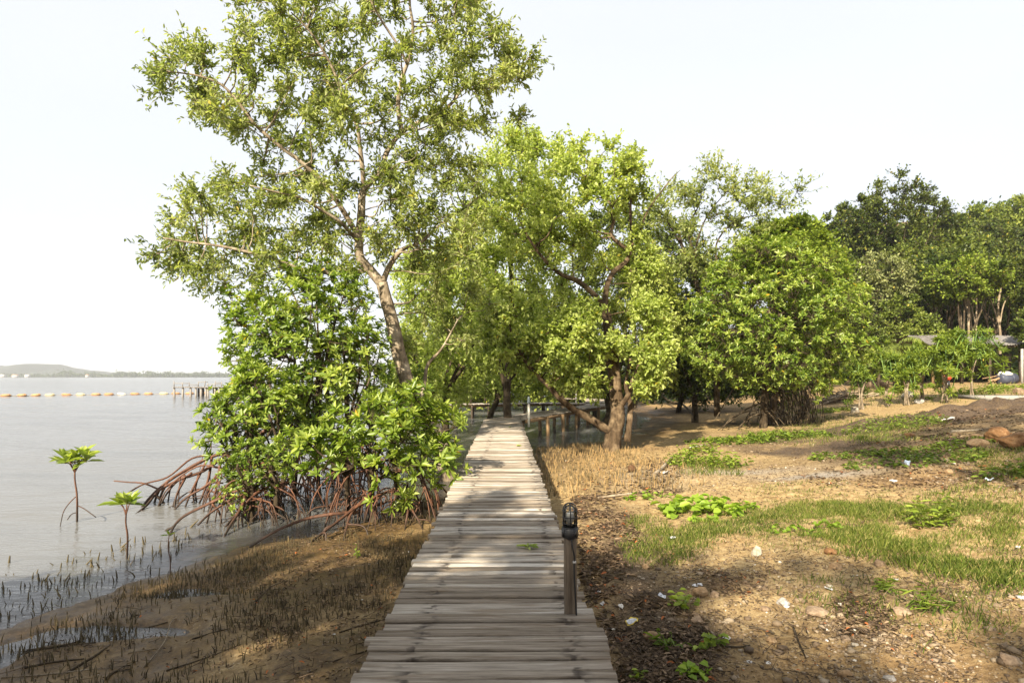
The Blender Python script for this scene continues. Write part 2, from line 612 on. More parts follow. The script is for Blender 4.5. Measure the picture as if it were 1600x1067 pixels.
M['white_paint'] = simple_mat('white_paint', (.48, .45, .38), (.7, .67, .6), 18, .7, .3, .3)
M['lamp_head_grey'] = simple_mat('lamp_head_grey', (.12, .15, .17), (.25, .29, .31), 18, .5, .3, .1)
M['float_orange'] = simple_mat('float_orange', (.36, .19, .085), (.44, .26, .13), 2, .7, .3, .2)
M['float_pale'] = simple_mat('float_pale', (.44, .36, .2), (.5, .43, .28), 2, .7, .3, .2)
M['float_cream'] = simple_mat('float_cream', (.55, .5, .42), (.62, .58, .5), 2, .7, .3, .2)
M['rope'] = simple_mat('rope_fibre', (.2, .17, .13), (.32, .28, .22), 30, .9, .1, .3)
M['roof_sheet'] = simple_mat('roof_sheet', (.07, .062, .055), (.19, .175, .16), 3.0, .7, .3, .1)
M['roof_pale'] = simple_mat('roof_pale', (.12, .11, .10), (.21, .195, .18), 3.0, .7, .3, .1)
M['red_paint'] = simple_mat('red_paint', (.45, .03, .015), (.6, .06, .03), 9, .4, .5, .05)
M['blue_paint'] = simple_mat('blue_paint', (.03, .035, .06), (.07, .08, .11), 5, .5, .4, .1)
M['dark_timber'] = simple_mat('dark_timber', (.03, .022, .016), (.09, .07, .05), 8, .9, .2, .3)
M['dry_frond'] = leaf_mat('dry_frond', (.10, .07, .045), (.26, .2, .13), (.44, .36, .26), old=(.5, .42, .3), trans=.08, rough=.8, spec=.15)
M['cactus'] = leaf_mat('cactus_stem', (.03, .07, .015), (.09, .16, .03), (.18, .26, .06), trans=.12, rough=.5, spec=.3)
M['silver'] = simple_mat('silver_foil', (.35, .36, .4), (.75, .76, .8), 55, .3, .6, .5)
M['wrapper_yellow'] = simple_mat('wrapper_yellow', (.55, .38, .03), (.7, .52, .06), 40, .4, .5, .2)
M['blue_bag'] = simple_mat('blue_bag', (.35, .45, .6), (.7, .75, .8), 30, .45, .4, .4)
M['coconut'] = simple_mat('coconut_husk', (.05, .025, .012), (.14, .08, .045), 40, .9, .1, .5)
M['hill'] = simple_mat('far_hill', (.045, .054, .048), (.07, .08, .07), .02, .9, .1, 0)
M['house_white'] = simple_mat('house_white', (.42, .4, .38), (.5, .48, .46), .5, .8, .2, 0)
M['house_roof'] = simple_mat('house_roof', (.3, .16, .1), (.4, .24, .16), .5, .8, .2, 0)


def glass_mat():
    t = NT('lamp_glass')
    g = t.n('ShaderNodeBsdfGlossy')
    g.inputs['Roughness'].default_value = .06
    tr = t.n('ShaderNodeBsdfTransparent')
    tr.inputs[0].default_value = (.93, .95, .95, 1)
    fr = t.n('ShaderNodeFresnel')
    fr.inputs[0].default_value = 1.5
    m = t.n('ShaderNodeMixShader')
    t.l(fr.outputs[0], m.inputs[0])
    t.l(tr.outputs[0], m.inputs[1])
    t.l(g.outputs[0], m.inputs[2])
    return t.done(m)


M['glass'] = glass_mat()
# ------------------------------------------------------------------ camera, sun, sky
cam = bpy.data.cameras.new('camera')
co = bpy.data.objects.new('camera', cam)
COL.objects.link(co)
co.location = (0, 0, CZ)
co.rotation_euler = (math.radians(90), 0, 0)
cam.sensor_width = 36
cam.lens = F * 36 / 1600
cam.shift_y = (HY - 533.5) / 1600
cam.clip_start = .05
cam.clip_end = 9000
S.camera = co
S.render.resolution_x, S.render.resolution_y = 1024, 682

SUN_EL = math.radians(33)
SUN_AZ = math.atan2(-.42, -.90)          # behind the camera, to the left
sl = bpy.data.lights.new('sun', 'SUN')
sl.energy = 3.8
sl.angle = math.radians(.8)
sl.color = (1.0, .88, .68)
so = bpy.data.objects.new('sun', sl)
COL.objects.link(so)
so.location = (-20, -20, 30)
from mathutils import Vector
sd = Vector((math.sin(SUN_AZ) * math.cos(SUN_EL), math.cos(SUN_AZ) * math.cos(SUN_EL), math.sin(SUN_EL)))
so.rotation_euler = sd.to_track_quat('Z', 'Y').to_euler()

W = bpy.data.worlds.new('World')
S.world = W
W.use_nodes = True
nt = W.node_tree
nt.nodes.clear()
sk = nt.nodes.new('ShaderNodeTexSky')
sk.sky_type = 'NISHITA'
sk.sun_disc = False
sk.sun_elevation = SUN_EL
sk.sun_rotation = SUN_AZ
sk.air_density = 1.0
sk.dust_density = 1.0
# a thin veil of bright high cloud over the blue
tc = nt.nodes.new('ShaderNodeTexCoord')
mp = nt.nodes.new('ShaderNodeMapping')
mp.inputs['Scale'].default_value = (1, 1, 3)
nz = nt.nodes.new('ShaderNodeTexNoise')
nz.inputs['Scale'].default_value = 1.1
nz.inputs['Detail'].default_value = 3
rp_ = nt.nodes.new('ShaderNodeValToRGB')
rp_.color_ramp.elements[0].position = .3
rp_.color_ramp.elements[0].color = (.905, .92, .955, 1)
rp_.color_ramp.elements[1].position = .7
rp_.color_ramp.elements[1].color = (1.01, 1.01, 1.025, 1)
vl = nt.nodes.new('ShaderNodeMix')
vl.data_type = 'RGBA'
vl.blend_type = 'MULTIPLY'
vl.inputs[0].default_value = 1
vl.inputs[7].default_value = (1.86, 1.86, 1.86, 1)
mx = nt.nodes.new('ShaderNodeMix')
mx.data_type = 'RGBA'
mx.inputs[0].default_value = .93
bg = nt.nodes.new('ShaderNodeBackground')
bg.inputs[1].default_value = .15
ow = nt.nodes.new('ShaderNodeOutputWorld')
L = nt.links.new
L(tc.outputs['Generated'], mp.inputs[0])
L(mp.outputs[0], nz.inputs['Vector'])
L(nz.outputs[0], rp_.inputs[0])
L(rp_.outputs[0], vl.inputs[6])
L(sk.outputs[0], mx.inputs[6])
L(vl.outputs[2], mx.inputs[7])
L(mx.outputs[2], bg.inputs[0])
L(bg.outputs[0], ow.inputs[0])

S.view_settings.view_transform = 'Standard'
S.view_settings.look = 'None'
S.view_settings.exposure = 1.87
S.view_settings.gamma = 1
S.cycles.max_bounces = 7
S.cycles.diffuse_bounces = 3
S.cycles.glossy_bounces = 3
S.cycles.transmission_bounces = 5
S.cycles.transparent_max_bounces = 12
S.cycles.volume_bounces = 0
S.cycles.caustics_reflective = False
S.cycles.caustics_refractive = False
S.cycles.use_denoising = True
S.cycles.sample_clamp_indirect = 6

# ------------------------------------------------------------------ ground, one sheet to the horizon
xs = np.concatenate([[-4200, -2000, -800, -300, -120, -60, -30, -18, -12], np.arange(-9, -1, .075), np.arange(-1, 6, .06), np.arange(6, 16, .1),
                     np.arange(16, 22, .16), np.arange(22, 42, .5), np.arange(42, 110, 3), [120, 160, 240, 400, 900, 2000, 4200]])
ys = np.concatenate([[-60, -30, -15, -8, -4, -1], np.arange(0, 3, .12), np.arange(3, 12, .055), np.arange(12, 28, .1), np.arange(28, 50, .5),
                     np.arange(50, 130, 3), [140, 170, 220, 350, 700, 1500, 3000, 4200]])
XX, YY = np.meshgrid(xs, ys)
ZZ = gz(XX, YY)
gm = MB()
nx, ny = len(xs), len(ys)
ii = (np.arange(ny - 1)[:, None] * nx + np.arange(nx - 1)[None]).ravel()
gm.add(np.stack([XX, YY, ZZ], -1).reshape(-1, 3), np.stack([ii, ii + 1, ii + nx + 1, ii + nx], -1))
ground = gm.build('ground', M['ground'], smooth=True)
tag(ground, 'brown muddy shore rising into sandy waste ground', 'ground', kind='structure')
sS = shore_s(XX, YY)
nA = vnoise(XX, YY, .9, 1) + .5 * vnoise(XX, YY, .3, 2)
deckx = XX + .0102 * YY
wet = 1 - sstep(.0, 1.0, (deckx - .2 + .5 * nA) / 1.0 * np.where(YY < 13, 1, 0) + np.where(YY >= 13, (sS - .6 + .8 * nA) / 1.2, 0))
wet = np.maximum(wet, 1 - sstep(.2, 1.2, sS))
wet = np.maximum(wet * np.clip(.8 + .9 * vnoise(XX, YY, .7, 3), .5, 1), 1 - sstep(.9, 2.2, sS))
PXg, PYg = proj(np.stack([XX, YY, ZZ], -1))


def blob(px, py, rx, ry):
    """patch of the ground by place: the world point seen there and a size in metres"""
    c = G(px, py)
    return np.exp(-(((XX - c[0]) / rx) ** 2 + ((YY - c[1]) / ry) ** 2))


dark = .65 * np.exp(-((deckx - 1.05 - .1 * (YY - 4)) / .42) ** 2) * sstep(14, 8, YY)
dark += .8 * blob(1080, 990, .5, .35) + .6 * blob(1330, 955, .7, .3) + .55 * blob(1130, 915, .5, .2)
dark += .5 * sstep(11, 14.5, YY) * sstep(27, 22, YY) * sstep(4.5, 7.5, XX)  # mid-right ground: dark soil, with tree shade also put into the colour
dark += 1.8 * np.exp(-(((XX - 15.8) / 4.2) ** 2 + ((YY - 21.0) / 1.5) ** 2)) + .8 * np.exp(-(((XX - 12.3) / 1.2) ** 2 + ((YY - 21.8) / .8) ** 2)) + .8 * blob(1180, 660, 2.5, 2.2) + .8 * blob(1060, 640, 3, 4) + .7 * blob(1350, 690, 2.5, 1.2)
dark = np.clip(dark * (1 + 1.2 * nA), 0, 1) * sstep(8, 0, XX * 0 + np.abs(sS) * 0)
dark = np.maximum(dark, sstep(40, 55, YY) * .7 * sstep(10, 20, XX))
gravel = np.clip(.6 * blob(1160, 738, 1.6, .5) + .9 * blob(1280, 745, 1.2, .4) + .45 * blob(1010, 745, .8, 1.5), 0, 1)
redd = np.clip(.9 * blob(1480, 745, 1.8, .8) + .8 * blob(960, 700, 2.2, 2.0) + .7 * blob(1000, 660, 3, 3) + .5 * blob(1250, 690, 3, 1) + .4 * sstep(30, 40, YY) + .75 * sstep(5.6, 3.6, YY) * sstep(.6, 1.2, XX), 0, 1)
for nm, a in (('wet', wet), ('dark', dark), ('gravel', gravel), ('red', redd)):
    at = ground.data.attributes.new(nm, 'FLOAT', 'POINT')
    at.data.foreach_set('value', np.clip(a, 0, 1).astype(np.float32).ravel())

# ------------------------------------------------------------------ water with low swells
wxs = np.concatenate([[-4200, -1500, -500, -200], np.arange(-110, -40, 2.5), np.arange(-40, -14, .5), np.arange(-14, 8, .14), np.arange(8, 24, 1.0)])
wys = np.concatenate([[-60, -20, -5], np.arange(-2, 3, .5), np.arange(3, 16, .12), np.arange(16, 45, .4), np.arange(45, 130, 1.6), [140, 180, 260, 400, 700, 1400, 2800, 4200]])
WX, WY = np.meshgrid(wxs, wys)
u = WX * .33 + WY * .944                    # swell crests run nearly parallel to the shore
ph = vnoise(WX, WY, 9, 2) * 5
WZ = .036 * np.sin(u * 1.5 + ph) * (.4 + vnoise(WX, WY, 5, 1) + .5) + .018 * np.sin(u * 4.3 - WX * .7 + ph * 2) * (vnoise(WX, WY, 3, 3) + .5)
WZ += .012 * vnoise(WX, WY, .6, 4)
depth = WZ - gz(WX, WY, False)
WZ = WZ * sstep(0.02, .35, depth) * sstep(150, 60, WY)
wm = MB()
nx, ny = len(wxs), len(wys)
ii = (np.arange(ny - 1)[:, None] * nx + np.arange(nx - 1)[None]).ravel()
wm.add(np.stack([WX, WY, WZ], -1).reshape(-1, 3), np.stack([ii, ii + 1, ii + nx + 1, ii + nx], -1), np.clip(depth / .22, 0, 1))
water = wm.build('water', M['water'], smooth=True)
tag(water, 'calm grey-brown sea with low ripples', 'water', kind='structure')

# ------------------------------------------------------------------ far shore
hx = np.linspace(-2100, -250, 180)
hy = np.linspace(1550, 2500, 40)
HX, HYm = np.meshgrid(hx, hy)


def bump_at(px, d, hpx, wpx, wy=260):
    X0 = (px - CX) / F * d
    return hpx / F * d * np.exp(-((HX - X0) / (wpx / F * d)) ** 2 - ((HYm - d) / wy) ** 2)


HZ = bump_at(70, 2000, 17, 26) + bump_at(0, 2000, 11, 34) + bump_at(40, 2000, 6, 40) + bump_at(-60, 2000, 16, 50) + bump_at(135, 2000, 7, 18) + bump_at(118, 1900, 5, 30) + bump_at(220, 1900, 3, 90) + bump_at(330, 1900, 2, 60)
HZ = HZ * (1 + .25 * vnoise(HX, HYm, 60, 2)) + 2.5 * sstep(1560, 1640, HYm) - 2.0
hm = MB()
nx, ny = len(hx), len(hy)
ii = (np.arange(ny - 1)[:, None] * nx + np.arange(nx - 1)[None]).ravel()
hm.add(np.stack([HX, HYm, HZ], -1).reshape(-1, 3), np.stack([ii, ii + 1, ii + nx + 1, ii + nx], -1))
tag(hm.build('hills', M['hill'], smooth=True), 'low blue-green hills across the bay', 'hills', kind='structure')

fm = MB()
for px, h, w in [(6, 5, 10), (30, 5, 16), (58, 5, 18), (85, 4, 14), (100, 10, 9), (108, 9, 7), (120, 5, 12), (140, 7, 9), (150, 6, 8), (165, 4, 14), (186, 9, 7), (194, 7, 6), (208, 8, 4), (214, 6, 5),
                 (232, 9, 8), (242, 7, 6), (250, 5, 5), (262, 8, 4), (270, 6, 6), (283, 7, 6), (292, 5, 8), (306, 7, 6), (318, 8, 5), (328, 5, 7), (340, 7, 6), (352, 6, 8), (370, 7, 8), (180, 4, 30), (250, 4, 40), (320, 4, 40)]:
    d = 1600
    n = 240
    c = P(px, HY, d)
    s = d / F
    q = rng.normal(size=(n, 3)) * np.array([w * .45 * s, 10, h * .25 * s]) + np.array([c[0], d, h * .5 * s])
    q[:, 2] = np.clip(q[:, 2], .5, None)
    fm.leaves(q, rand_dirs(n), rand_dirs(n), 4.5, 3.2, rng.random(n) * .6, fold=False)
tag(fm.build('far_trees', M['leaf_dark']), 'hazy line of distant trees along the far shore', 'far trees', kind='stuff')
for i, (px, w, lab) in enumerate([(3, 9, 'small white house at the far left edge of the far shore'), (24, 8, 'long white house on the far shore under the hills'),
                                  (43, 6, 'tiny white house on the far shore below the tallest hill'), (137, 4, 'pale house among the far trees right of the hills')]):
    d = 1560
    s = d / F
    c = P(px, HY, d)
    t = thing('house', lab, 'house', (c[0], d, .3), 'white houses on the far shore')
    b = MB()
    b.box((c[0], d, 2.6), (w * s, 8, 4.6))
    b.build('wall', M['house_white'], t)
    r = MB()
    hw = w * s / 2 + .6
    r.add([[c[0] - hw, d - 4.6, 4.95], [c[0] + hw, d - 4.6, 4.95], [c[0] + hw, d + 4.6, 4.95], [c[0] - hw, d + 4.6, 4.95], [c[0] - hw, d, 7.4], [c[0] + hw, d, 7.4]],
          [np.array([[0, 1, 5, 4], [2, 3, 4, 5], [3, 2, 1, 0]]), np.array([[0, 4, 3], [1, 2, 5]])])
    r.build('roof', M['house_roof' if i % 2 else 'house_white'], t)

# ------------------------------------------------------------------ pier on the water
d = 72.0
s = d / F
pr = thing('pier', 'old timber pier with broken railings standing in the sea', 'pier', P(318, 619, d))
dz = CZ - (605 - HY) * s
b = MB()
x0, x1 = P(277, 0, d)[0], P(420, 0, d)[0]
for k in range(40):
    xa = x0 + (x1 - x0) * k / 40
    b.box((xa + .13, d, dz + rng.normal() * .01), ((x1 - x0) / 40 * .93, 2.2, .1), tint=rng.random())
b.build('deck', M['pier_wood'], pr)
for px in (279, 291, 304, 312, 319, 327, 334, 341, 349, 358, 366, 378, 392, 405):
    for dy in (-.85, .85):
        b = MB()
        xx = P(px, 0, d)[0] + rng.normal() * .1
        b.tube([[xx, d + dy, -.9], [xx + rng.normal() * .04, d + dy, dz - .05]], [.13, .11], 7)
        b.build('pile', M['pier_wood'], pr)
for px, h in ((279, 9), (292, 7), (302, 7), (316, 8), (326, 9), (331, 6), (342, 9), (352, 8), (366, 6)):
    b = MB()
    xx = P(px, 0, d)[0]
    b.tube([[xx, d - .95, dz + .05], [xx + rng.normal() * .03, d - .95, dz + h * s * 1.1]], [.055, .05], 6)
    b.build('railing_post', M['pier_wood'], pr)
b = MB()
for pa, pb, h in ((279, 302, 6.2), (302, 316, 4), (316, 331, 8.2), (331, 352, 4.6), (342, 352, 7)):
    b.tube([[P(pa, 0, d)[0], d - .95, dz + h * s], [P(pb, 0, d)[0], d - .95, dz + h * s * 1.02]], .04, 5)
b.build('rail', M['pier_wood'], pr)

# ------------------------------------------------------------------ float line across the water
fl_px = [(-22, 619.3), (9, 618.5), (34, 618.2), (56, 617.7), (78, 617.2), (104, 617), (126, 616.5), (150, 616.2), (170, 616), (190, 615.8), (211, 615.5), (232, 615.2), (256, 614.8), (275, 614.4), (296, 614.0), (318, 613.6), (340, 613.3), (366, 613)]
kinds = 'ooooyoyoocooyooooo'
ordn = ['', 'first', 'second', 'third', 'fourth', 'fifth', 'sixth', 'seventh', 'eighth', 'ninth', 'tenth', 'eleventh', 'twelfth', 'thirteenth', 'fourteenth', 'fifteenth', 'sixteenth', 'seventeenth']
fpos = []
for i, (px, py) in enumerate(fl_px):
    # the rope runs from 72 m on the left to 84 m behind the pier
    dd = 72 + 12 * i / 17
    fpos.append(np.array([(px - CX) / F * dd, dd, .0]))
b = MB()
rp = []
for i in range(len(fpos) - 1):
    for q in np.linspace(0, 1, 5)[:-1]:
        p = fpos[i] * (1 - q) + fpos[i + 1] * q
        rp.append(p + np.array([0, 0, .05 - .05 * math.sin(math.pi * q)]))
rp.append(fpos[-1])
b.tube(rp, .045, 5)
tag(b.build('rope', M['rope']), 'long rope strung with floats across the water', 'rope')
fmesh = {}
for key, mt in (('o', 'float_orange'), ('y', 'float_pale'), ('c', 'float_cream')):
    b = MB()
    n = 10
    b.tube([[-.40, 0, 0], [-.37, 0, 0], [.37, 0, 0], [.40, 0, 0]], [.115, .155, .155, .115], n)
    b.tube([[-.52, 0, 0], [-.39, 0, 0]], [.06, .1], 6)
    b.tube([[.39, 0, 0], [.52, 0, 0]], [.1, .06], 6)
    fmesh[key] = b.mesh('float', M[mt], smooth=False)
cn = {'o': 'orange', 'y': 'faded yellow', 'c': 'cream white'}
for i, p in enumerate(fpos):
    if i == 0: continue
    o = bpy.data.objects.new('float', fmesh[kinds[i]])
    COL.objects.link(o)
    o.location = [p[0], p[1], .10]
    o.rotation_euler = (rng.normal() * .3, rng.normal() * .05, rng.normal() * .12 + .2)
    beh = ', behind the pier' if i >= 14 else ''
    tag(o, f'{cn[kinds[i]]} barrel float, {ordn[i]} from left on the rope{beh}', 'float', 'floats strung on the rope across the water')
# ------------------------------------------------------------------ trees
def sample_clumps(poly, n, d, thick, rpx, gap=.75, holes=()):
    """clump centres inside an outline given in photo pixels at distance d: thick in the middle, thin at the rim"""
    poly = np.asarray(poly, float)
    lo, hi = poly.min(0), poly.max(0)
    out = []
    for _ in range(n * 60):
        if len(out) >= n: break
        x, y = lo + rng.random(2) * (hi - lo)
        if not in_poly(np.array([x]), np.array([y]), poly)[0]: continue
        if any(math.hypot((x - h[0]), (y - h[1])) < h[2] for h in holes): continue
        e = float(poly_edge(np.array([x]), np.array([y]), poly)[0])
        dd = d + thick * (rng.random() * 2 - 1) * min(1, .35 + e / 90)
        p = P(x, y, dd)
        r = rpx * d / F * (.75 + .5 * rng.random())
        if any(np.linalg.norm(p - q[:3]) < gap * r for q in out): continue
        out.append(np.array([*p, r]))
    return np.array(out)


def grow(limbs, clumps, r_tip=.006, grow_k=.016, up=.12):
    """limbs: list of arrays (n,4) xyz+radius. joins every clump to the nearest limb. returns tubes"""
    tubes = [np.asarray(l, float) for l in limbs]
    nodes = np.vstack([t for t in tubes])
    order = np.argsort([np.min(np.linalg.norm(nodes[:, :3] - c[:3], axis=1)) for c in clumps])
    res = []
    for k in order:
        c = clumps[k]
        df = nodes[:, :3] - c[:3]
        dist = np.linalg.norm(df, axis=1)
        cost = dist + .8 * np.maximum(0, df[:, 2]) + .02 / (nodes[:, 3] + .01)
        j = np.argmin(cost)
        n0 = nodes[j]
        L_ = dist[j]
        if L_ < .05: continue
        r0 = min(n0[3] * .75, r_tip + grow_k * L_)
        e = c[:3]
        m1 = n0[:3] * .66 + e * .34 + rand_dirs(1)[0] * .09 * L_ + np.array([0, 0, -up * .3 * L_])
        m2 = n0[:3] * .33 + e * .67 + rand_dirs(1)[0] * .10 * L_ + np.array([0, 0, up * .25 * L_])
        pts = smooth_path([n0[:3], m1, m2, e], 3)
        rr = np.linspace(r0, r_tip, len(pts))
        a = np.column_stack([pts, rr])
        res.append(a)
        nodes = np.vstack([nodes, a[2:]])
    return tubes, res


def foliage(fb, wb, clumps, centre, leaf, twigs=11, per=13, tw_len=1.0, tw_r=.004, up=.25, out=.5, rosette=False, droop=.0, fold=True, round_=False, tone=0.0, spread=.6, tips=False):
    """twigs burst from every clump; leaves along them, or in a rosette at the tip"""
    n = len(clumps)
    C = np.repeat(clumps[:, :3], twigs, 0)
    twigs = int(round(twigs * 1.35))
    C = np.repeat(clumps[:, :3], twigs, 0)
    R = np.repeat(clumps[:, 3], twigs)
    ct = np.repeat(rng.normal(size=n) * .10, twigs)
    o = unit(C - np.asarray(centre)) * out
    D = unit(rand_dirs(n * twigs) + o + np.array([0, 0, up]))
    T = R * (.55 + .65 * rng.random(n * twigs)) * tw_len
    A = C
    Mid = A + D * (T * .55)[:, None] + rand_dirs(len(A)) * (T * .08)[:, None]
    E = A + D * T[:, None] + np.array([0, 0, -1]) * (T * droop)[:, None]
    if wb is not None:
        wb.prisms(A, Mid, tw_r * 1.5, tw_r)
        wb.prisms(Mid, E, tw_r, tw_r * .6)
    ll, lw = leaf
    if rosette:
        m = per
        k = np.tile(np.arange(m), len(E))
        Dx = unit(E - Mid + np.array([0, 0, .25]) * T[:, None])
        Dx = np.repeat(Dx, m, 0)
        base = np.repeat(E, m, 0)
        ref = np.where(np.abs(Dx[:, 2:3]) > .9, np.array([[1., 0, 0]]), np.array([[0, 0, 1.]]))
        a = unit(np.cross(Dx, ref))
        b = np.cross(Dx, a)
        az = k * 2.39996 + np.repeat(rng.random(len(E)) * 6.28, m) + rng.normal(size=len(k)) * .15
        el = np.radians(8 + 62 * (k / m) + rng.normal(size=len(k)) * 9)
        rad = np.cos(az)[:, None] * a + np.sin(az)[:, None] * b
        ax = rad * np.cos(el)[:, None] + Dx * np.sin(el)[:, None]
        up_ = Dx * np.cos(el)[:, None] - rad * np.sin(el)[:, None]
        base = base - Dx * (ll * .16 * (1 - k / m))[:, None]
        s_ = (.6 + .55 * rng.random(len(k))) * (1 - .35 * (k / m) ** 2) * np.repeat(.75 + .4 * rng.random(len(E)), m)
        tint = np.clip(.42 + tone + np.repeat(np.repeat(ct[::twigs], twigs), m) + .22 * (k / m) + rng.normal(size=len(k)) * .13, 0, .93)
        tint[rng.random(len(k)) < .005] = 1.0
        up_ = unit(up_ + .35 * rand_dirs(len(k)))
        kp = rng.random(len(k)) > .07
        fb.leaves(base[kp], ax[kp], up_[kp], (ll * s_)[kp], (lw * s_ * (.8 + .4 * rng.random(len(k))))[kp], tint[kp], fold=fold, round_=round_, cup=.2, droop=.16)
    else:
        t0 = .5 if tips else .12
        t = (np.tile(np.linspace(t0, 1.0, per), len(A)) + rng.normal(size=len(A) * per) * .04)[:, None]
        A_, M_, E_ = (np.repeat(q, per, 0) for q in (A, Mid, E))
        pos = np.where(t < .55, A_ + (M_ - A_) * t / .55, M_ + (E_ - M_) * (t - .55) / .45)
        dx = unit(E_ - A_)
        ax = unit(dx * .55 + rand_dirs(len(pos)) * spread * 1.3 + np.array([0, 0, .1 - droop * .5]))
        up_ = unit(np.array([0, 0, 1.]) + rand_dirs(len(pos)) * .75)
        pos = pos + rand_dirs(len(pos)) * (ll * .18)
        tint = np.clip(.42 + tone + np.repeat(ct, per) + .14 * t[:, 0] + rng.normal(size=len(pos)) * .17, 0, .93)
        tint[rng.random(len(pos)) < .008] = 1.0
        s_ = .7 + .5 * rng.random(len(pos))
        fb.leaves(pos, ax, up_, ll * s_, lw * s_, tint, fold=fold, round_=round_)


def limb(pts, d0, r0, r1, per=5, dd=None):
    """a limb drawn through photo pixels; dd gives each point's own distance offset"""
    n = len(pts)
    q = []
    for i, p in enumerate(pts):
        off = (dd[i] if dd is not None else 0)
        w = P(p[0], p[1], d0 + off)
        q.append([*w, r0 + (r1 - r0) * i / (n - 1)])
    return smooth_path(np.array(q), per)


def make_tree(name, label, limbs, clumps, leaf, lmat, bmat, group=None, base=None, trunk_sides=9, cat='tree', wob=.12, tone=0.0, centre=None, extra=None, grow_k=.016, **kw):
    base = np.array(limbs[0][0][:3]) if base is None else np.asarray(base)
    t = thing(name, label, cat, base, group)
    tubes, br = grow(limbs, clumps, grow_k=grow_k)
    wb = MB()
    for i, a in enumerate(tubes):
        wb.tube(a[:, :3], a[:, 3], trunk_sides if i == 0 else max(6, trunk_sides - 2), wob=wob)
    for a in br:
        wb.tube(a[:, :3], a[:, 3], 5, cap=False, wob=.1)
    fb = MB()
    centre = clumps[:, :3].mean(0) - np.array([0, 0, .5]) if centre is None else centre
    foliage(fb, wb, clumps, centre, leaf, tone=tone, **kw)
    wb.build('trunk', M[bmat], t, smooth=True)
    fb.build('crown', M[lmat], t)
    return t


def seg_clumps(lst, d, thick, r, jit=10, rep=1):
    out = []
    for (x, y) in lst:
        for _ in range(rep):
            dd = d + thick * (rng.random() * 2 - 1)
            out.append([*P(x + rng.normal() * jit, y + rng.normal() * jit, dd), r * (.8 + .4 * rng.random())])
    return np.array(out)


# ---- the tall tree left of the boardwalk
tb = np.array([-1.32, 13.9, -.25])
D0 = 13.9
L1 = limb([(700, 772), (697, 735), (690, 700), (668, 655), (648, 628), (628, 570), (613, 505), (601, 460), (597, 442)], D0, .20, .12)
# flared foot
L1[:4, 3] *= np.linspace(1.35, 1.05, 4)
LA = limb([(597, 445), (577, 421), (562, 402), (561, 370), (564, 337), (566, 304), (576, 286)], D0, .115, .08, dd=[0, 0, -.1, -.1, -.1, 0, 0])
LB = limb([(576, 287), (594, 269), (605, 236), (627, 208), (660, 188), (702, 165), (724, 139), (753, 131), (790, 120)], D0, .07, .016, dd=[0, 0, .2, .4, .5, .7, .9, 1.1, 1.2])
LC = limb([(568, 300), (567, 272), (563, 236), (557, 194), (537, 164), (525, 120), (505, 80), (480, 45), (455, 20)], D0, .06, .014, dd=[0, -.1, -.2, -.4, -.6, -.7, -.9, -1.1, -1.2])
LD = limb([(627, 208), (622, 165), (627, 127), (641, 84), (645, 42), (640, 0), (648, -60), (655, -120)], D0, .055, .014, dd=[.4, .5, .6, .5, .4, .2, 0, 0])
LE = limb([(636, 100), (622, 72), (592, 26), (570, -20), (550, -80)], D0, .035, .012, dd=[.5, .3, 0, -.2, -.4])
LF = limb([(561, 372), (530, 320), (500, 280), (470, 253), (436, 228), (398, 194), (369, 156), (343, 131), (305, 118), (262, 112)], D0, .06, .014, dd=[-.1, -.3, -.5, -.6, -.8, -.9, -1.0, -1.1, -1.2, -1.2])
LG = limb([(577, 421), (545, 428), (512, 426), (470, 421), (436, 408), (395, 396), (345, 385), (290, 378), (255, 372)], D0, .06, .014, dd=[0, -.3, -.6, -.8, -1., -1.2, -1.3, -1.4, -1.5])
LH = limb([(598, 441), (606, 420), (618, 401), (632, 388), (656, 379), (690, 350), (725, 325), (760, 300)], D0, .07, .015, dd=[0, .1, .2, .4, .6, .9, 1.2, 1.4])
LI = limb([(561, 380), (535, 350), (505, 330), (470, 310), (430, 300), (390, 290)], D0, .045, .012, dd=[-.1, -.7, -1.0, -1.3, -1.5, -1.7])
LJ = limb([(648, 640), (662, 605), (668, 570), (690, 545), (715, 500)], D0, .06, .014, dd=[0, .2, .4, .6, .8])
tall_c = [(250, 115), (270, 98), (292, 92), (325, 108), (300, 145), (345, 145), (385, 165), (330, 190), (368, 212), (405, 195), (420, 240), (455, 212), (320, 165),
          (392, 62), (430, 32), (402, 20), (450, 70), (420, 100), (480, 40), (490, 92), (520, 60), (540, 22), (570, 50), (460, 128), (500, 130), (532, 110), (385, 110), (445, 10), (500, 10),
          (590, 20), (620, 8), (660, 28), (700, 18), (682, 68), (640, 58), (722, 58), (740, 92), (700, 108), (745, 140), (790, 100), (815, 118), (770, 152), (742, 182), (760, 62), (600, 80), (572, 92), (800, 85), (775, 125), (720, 20),
          (510, 150), (480, 180), (440, 170), (502, 200), (540, 208), (470, 230), (520, 250), (560, 130), (600, 150), (632, 160), (660, 172), (690, 190), (720, 200), (650, 222), (690, 230), (632, 250), (672, 262), (720, 250), (600, 200), (545, 170),
          (482, 268), (430, 285), (395, 275), (500, 290), (540, 295), (455, 300), (640, 290), (690, 290), (730, 280), (600, 290), (620, 310),
          (258, 372), (298, 350), (330, 330), (320, 380), (360, 358), (390, 338), (280, 398), (350, 398), (400, 380), (430, 352), (440, 402), (330, 418), (470, 370), (500, 340), (512, 390), (540, 362), (480, 420), (305, 312), (340, 300), (275, 425), (450, 330), (410, 415), (380, 420),
          (590, 360), (620, 340), (660, 330), (640, 372), (690, 350), (720, 330), (700, 390), (600, 395), (655, 410), (740, 368), (550, 400), (680, 420), (730, 410), (640, 350),
          (600, -30), (650, -50), (700, -30), (560, -60), (520, -30), (640, -100), (480, -20), (690, -80), (600, -110), (740, -10)]
c1 = seg_clumps(tall_c, D0 - .1, 1.5, .52, 8, 1)
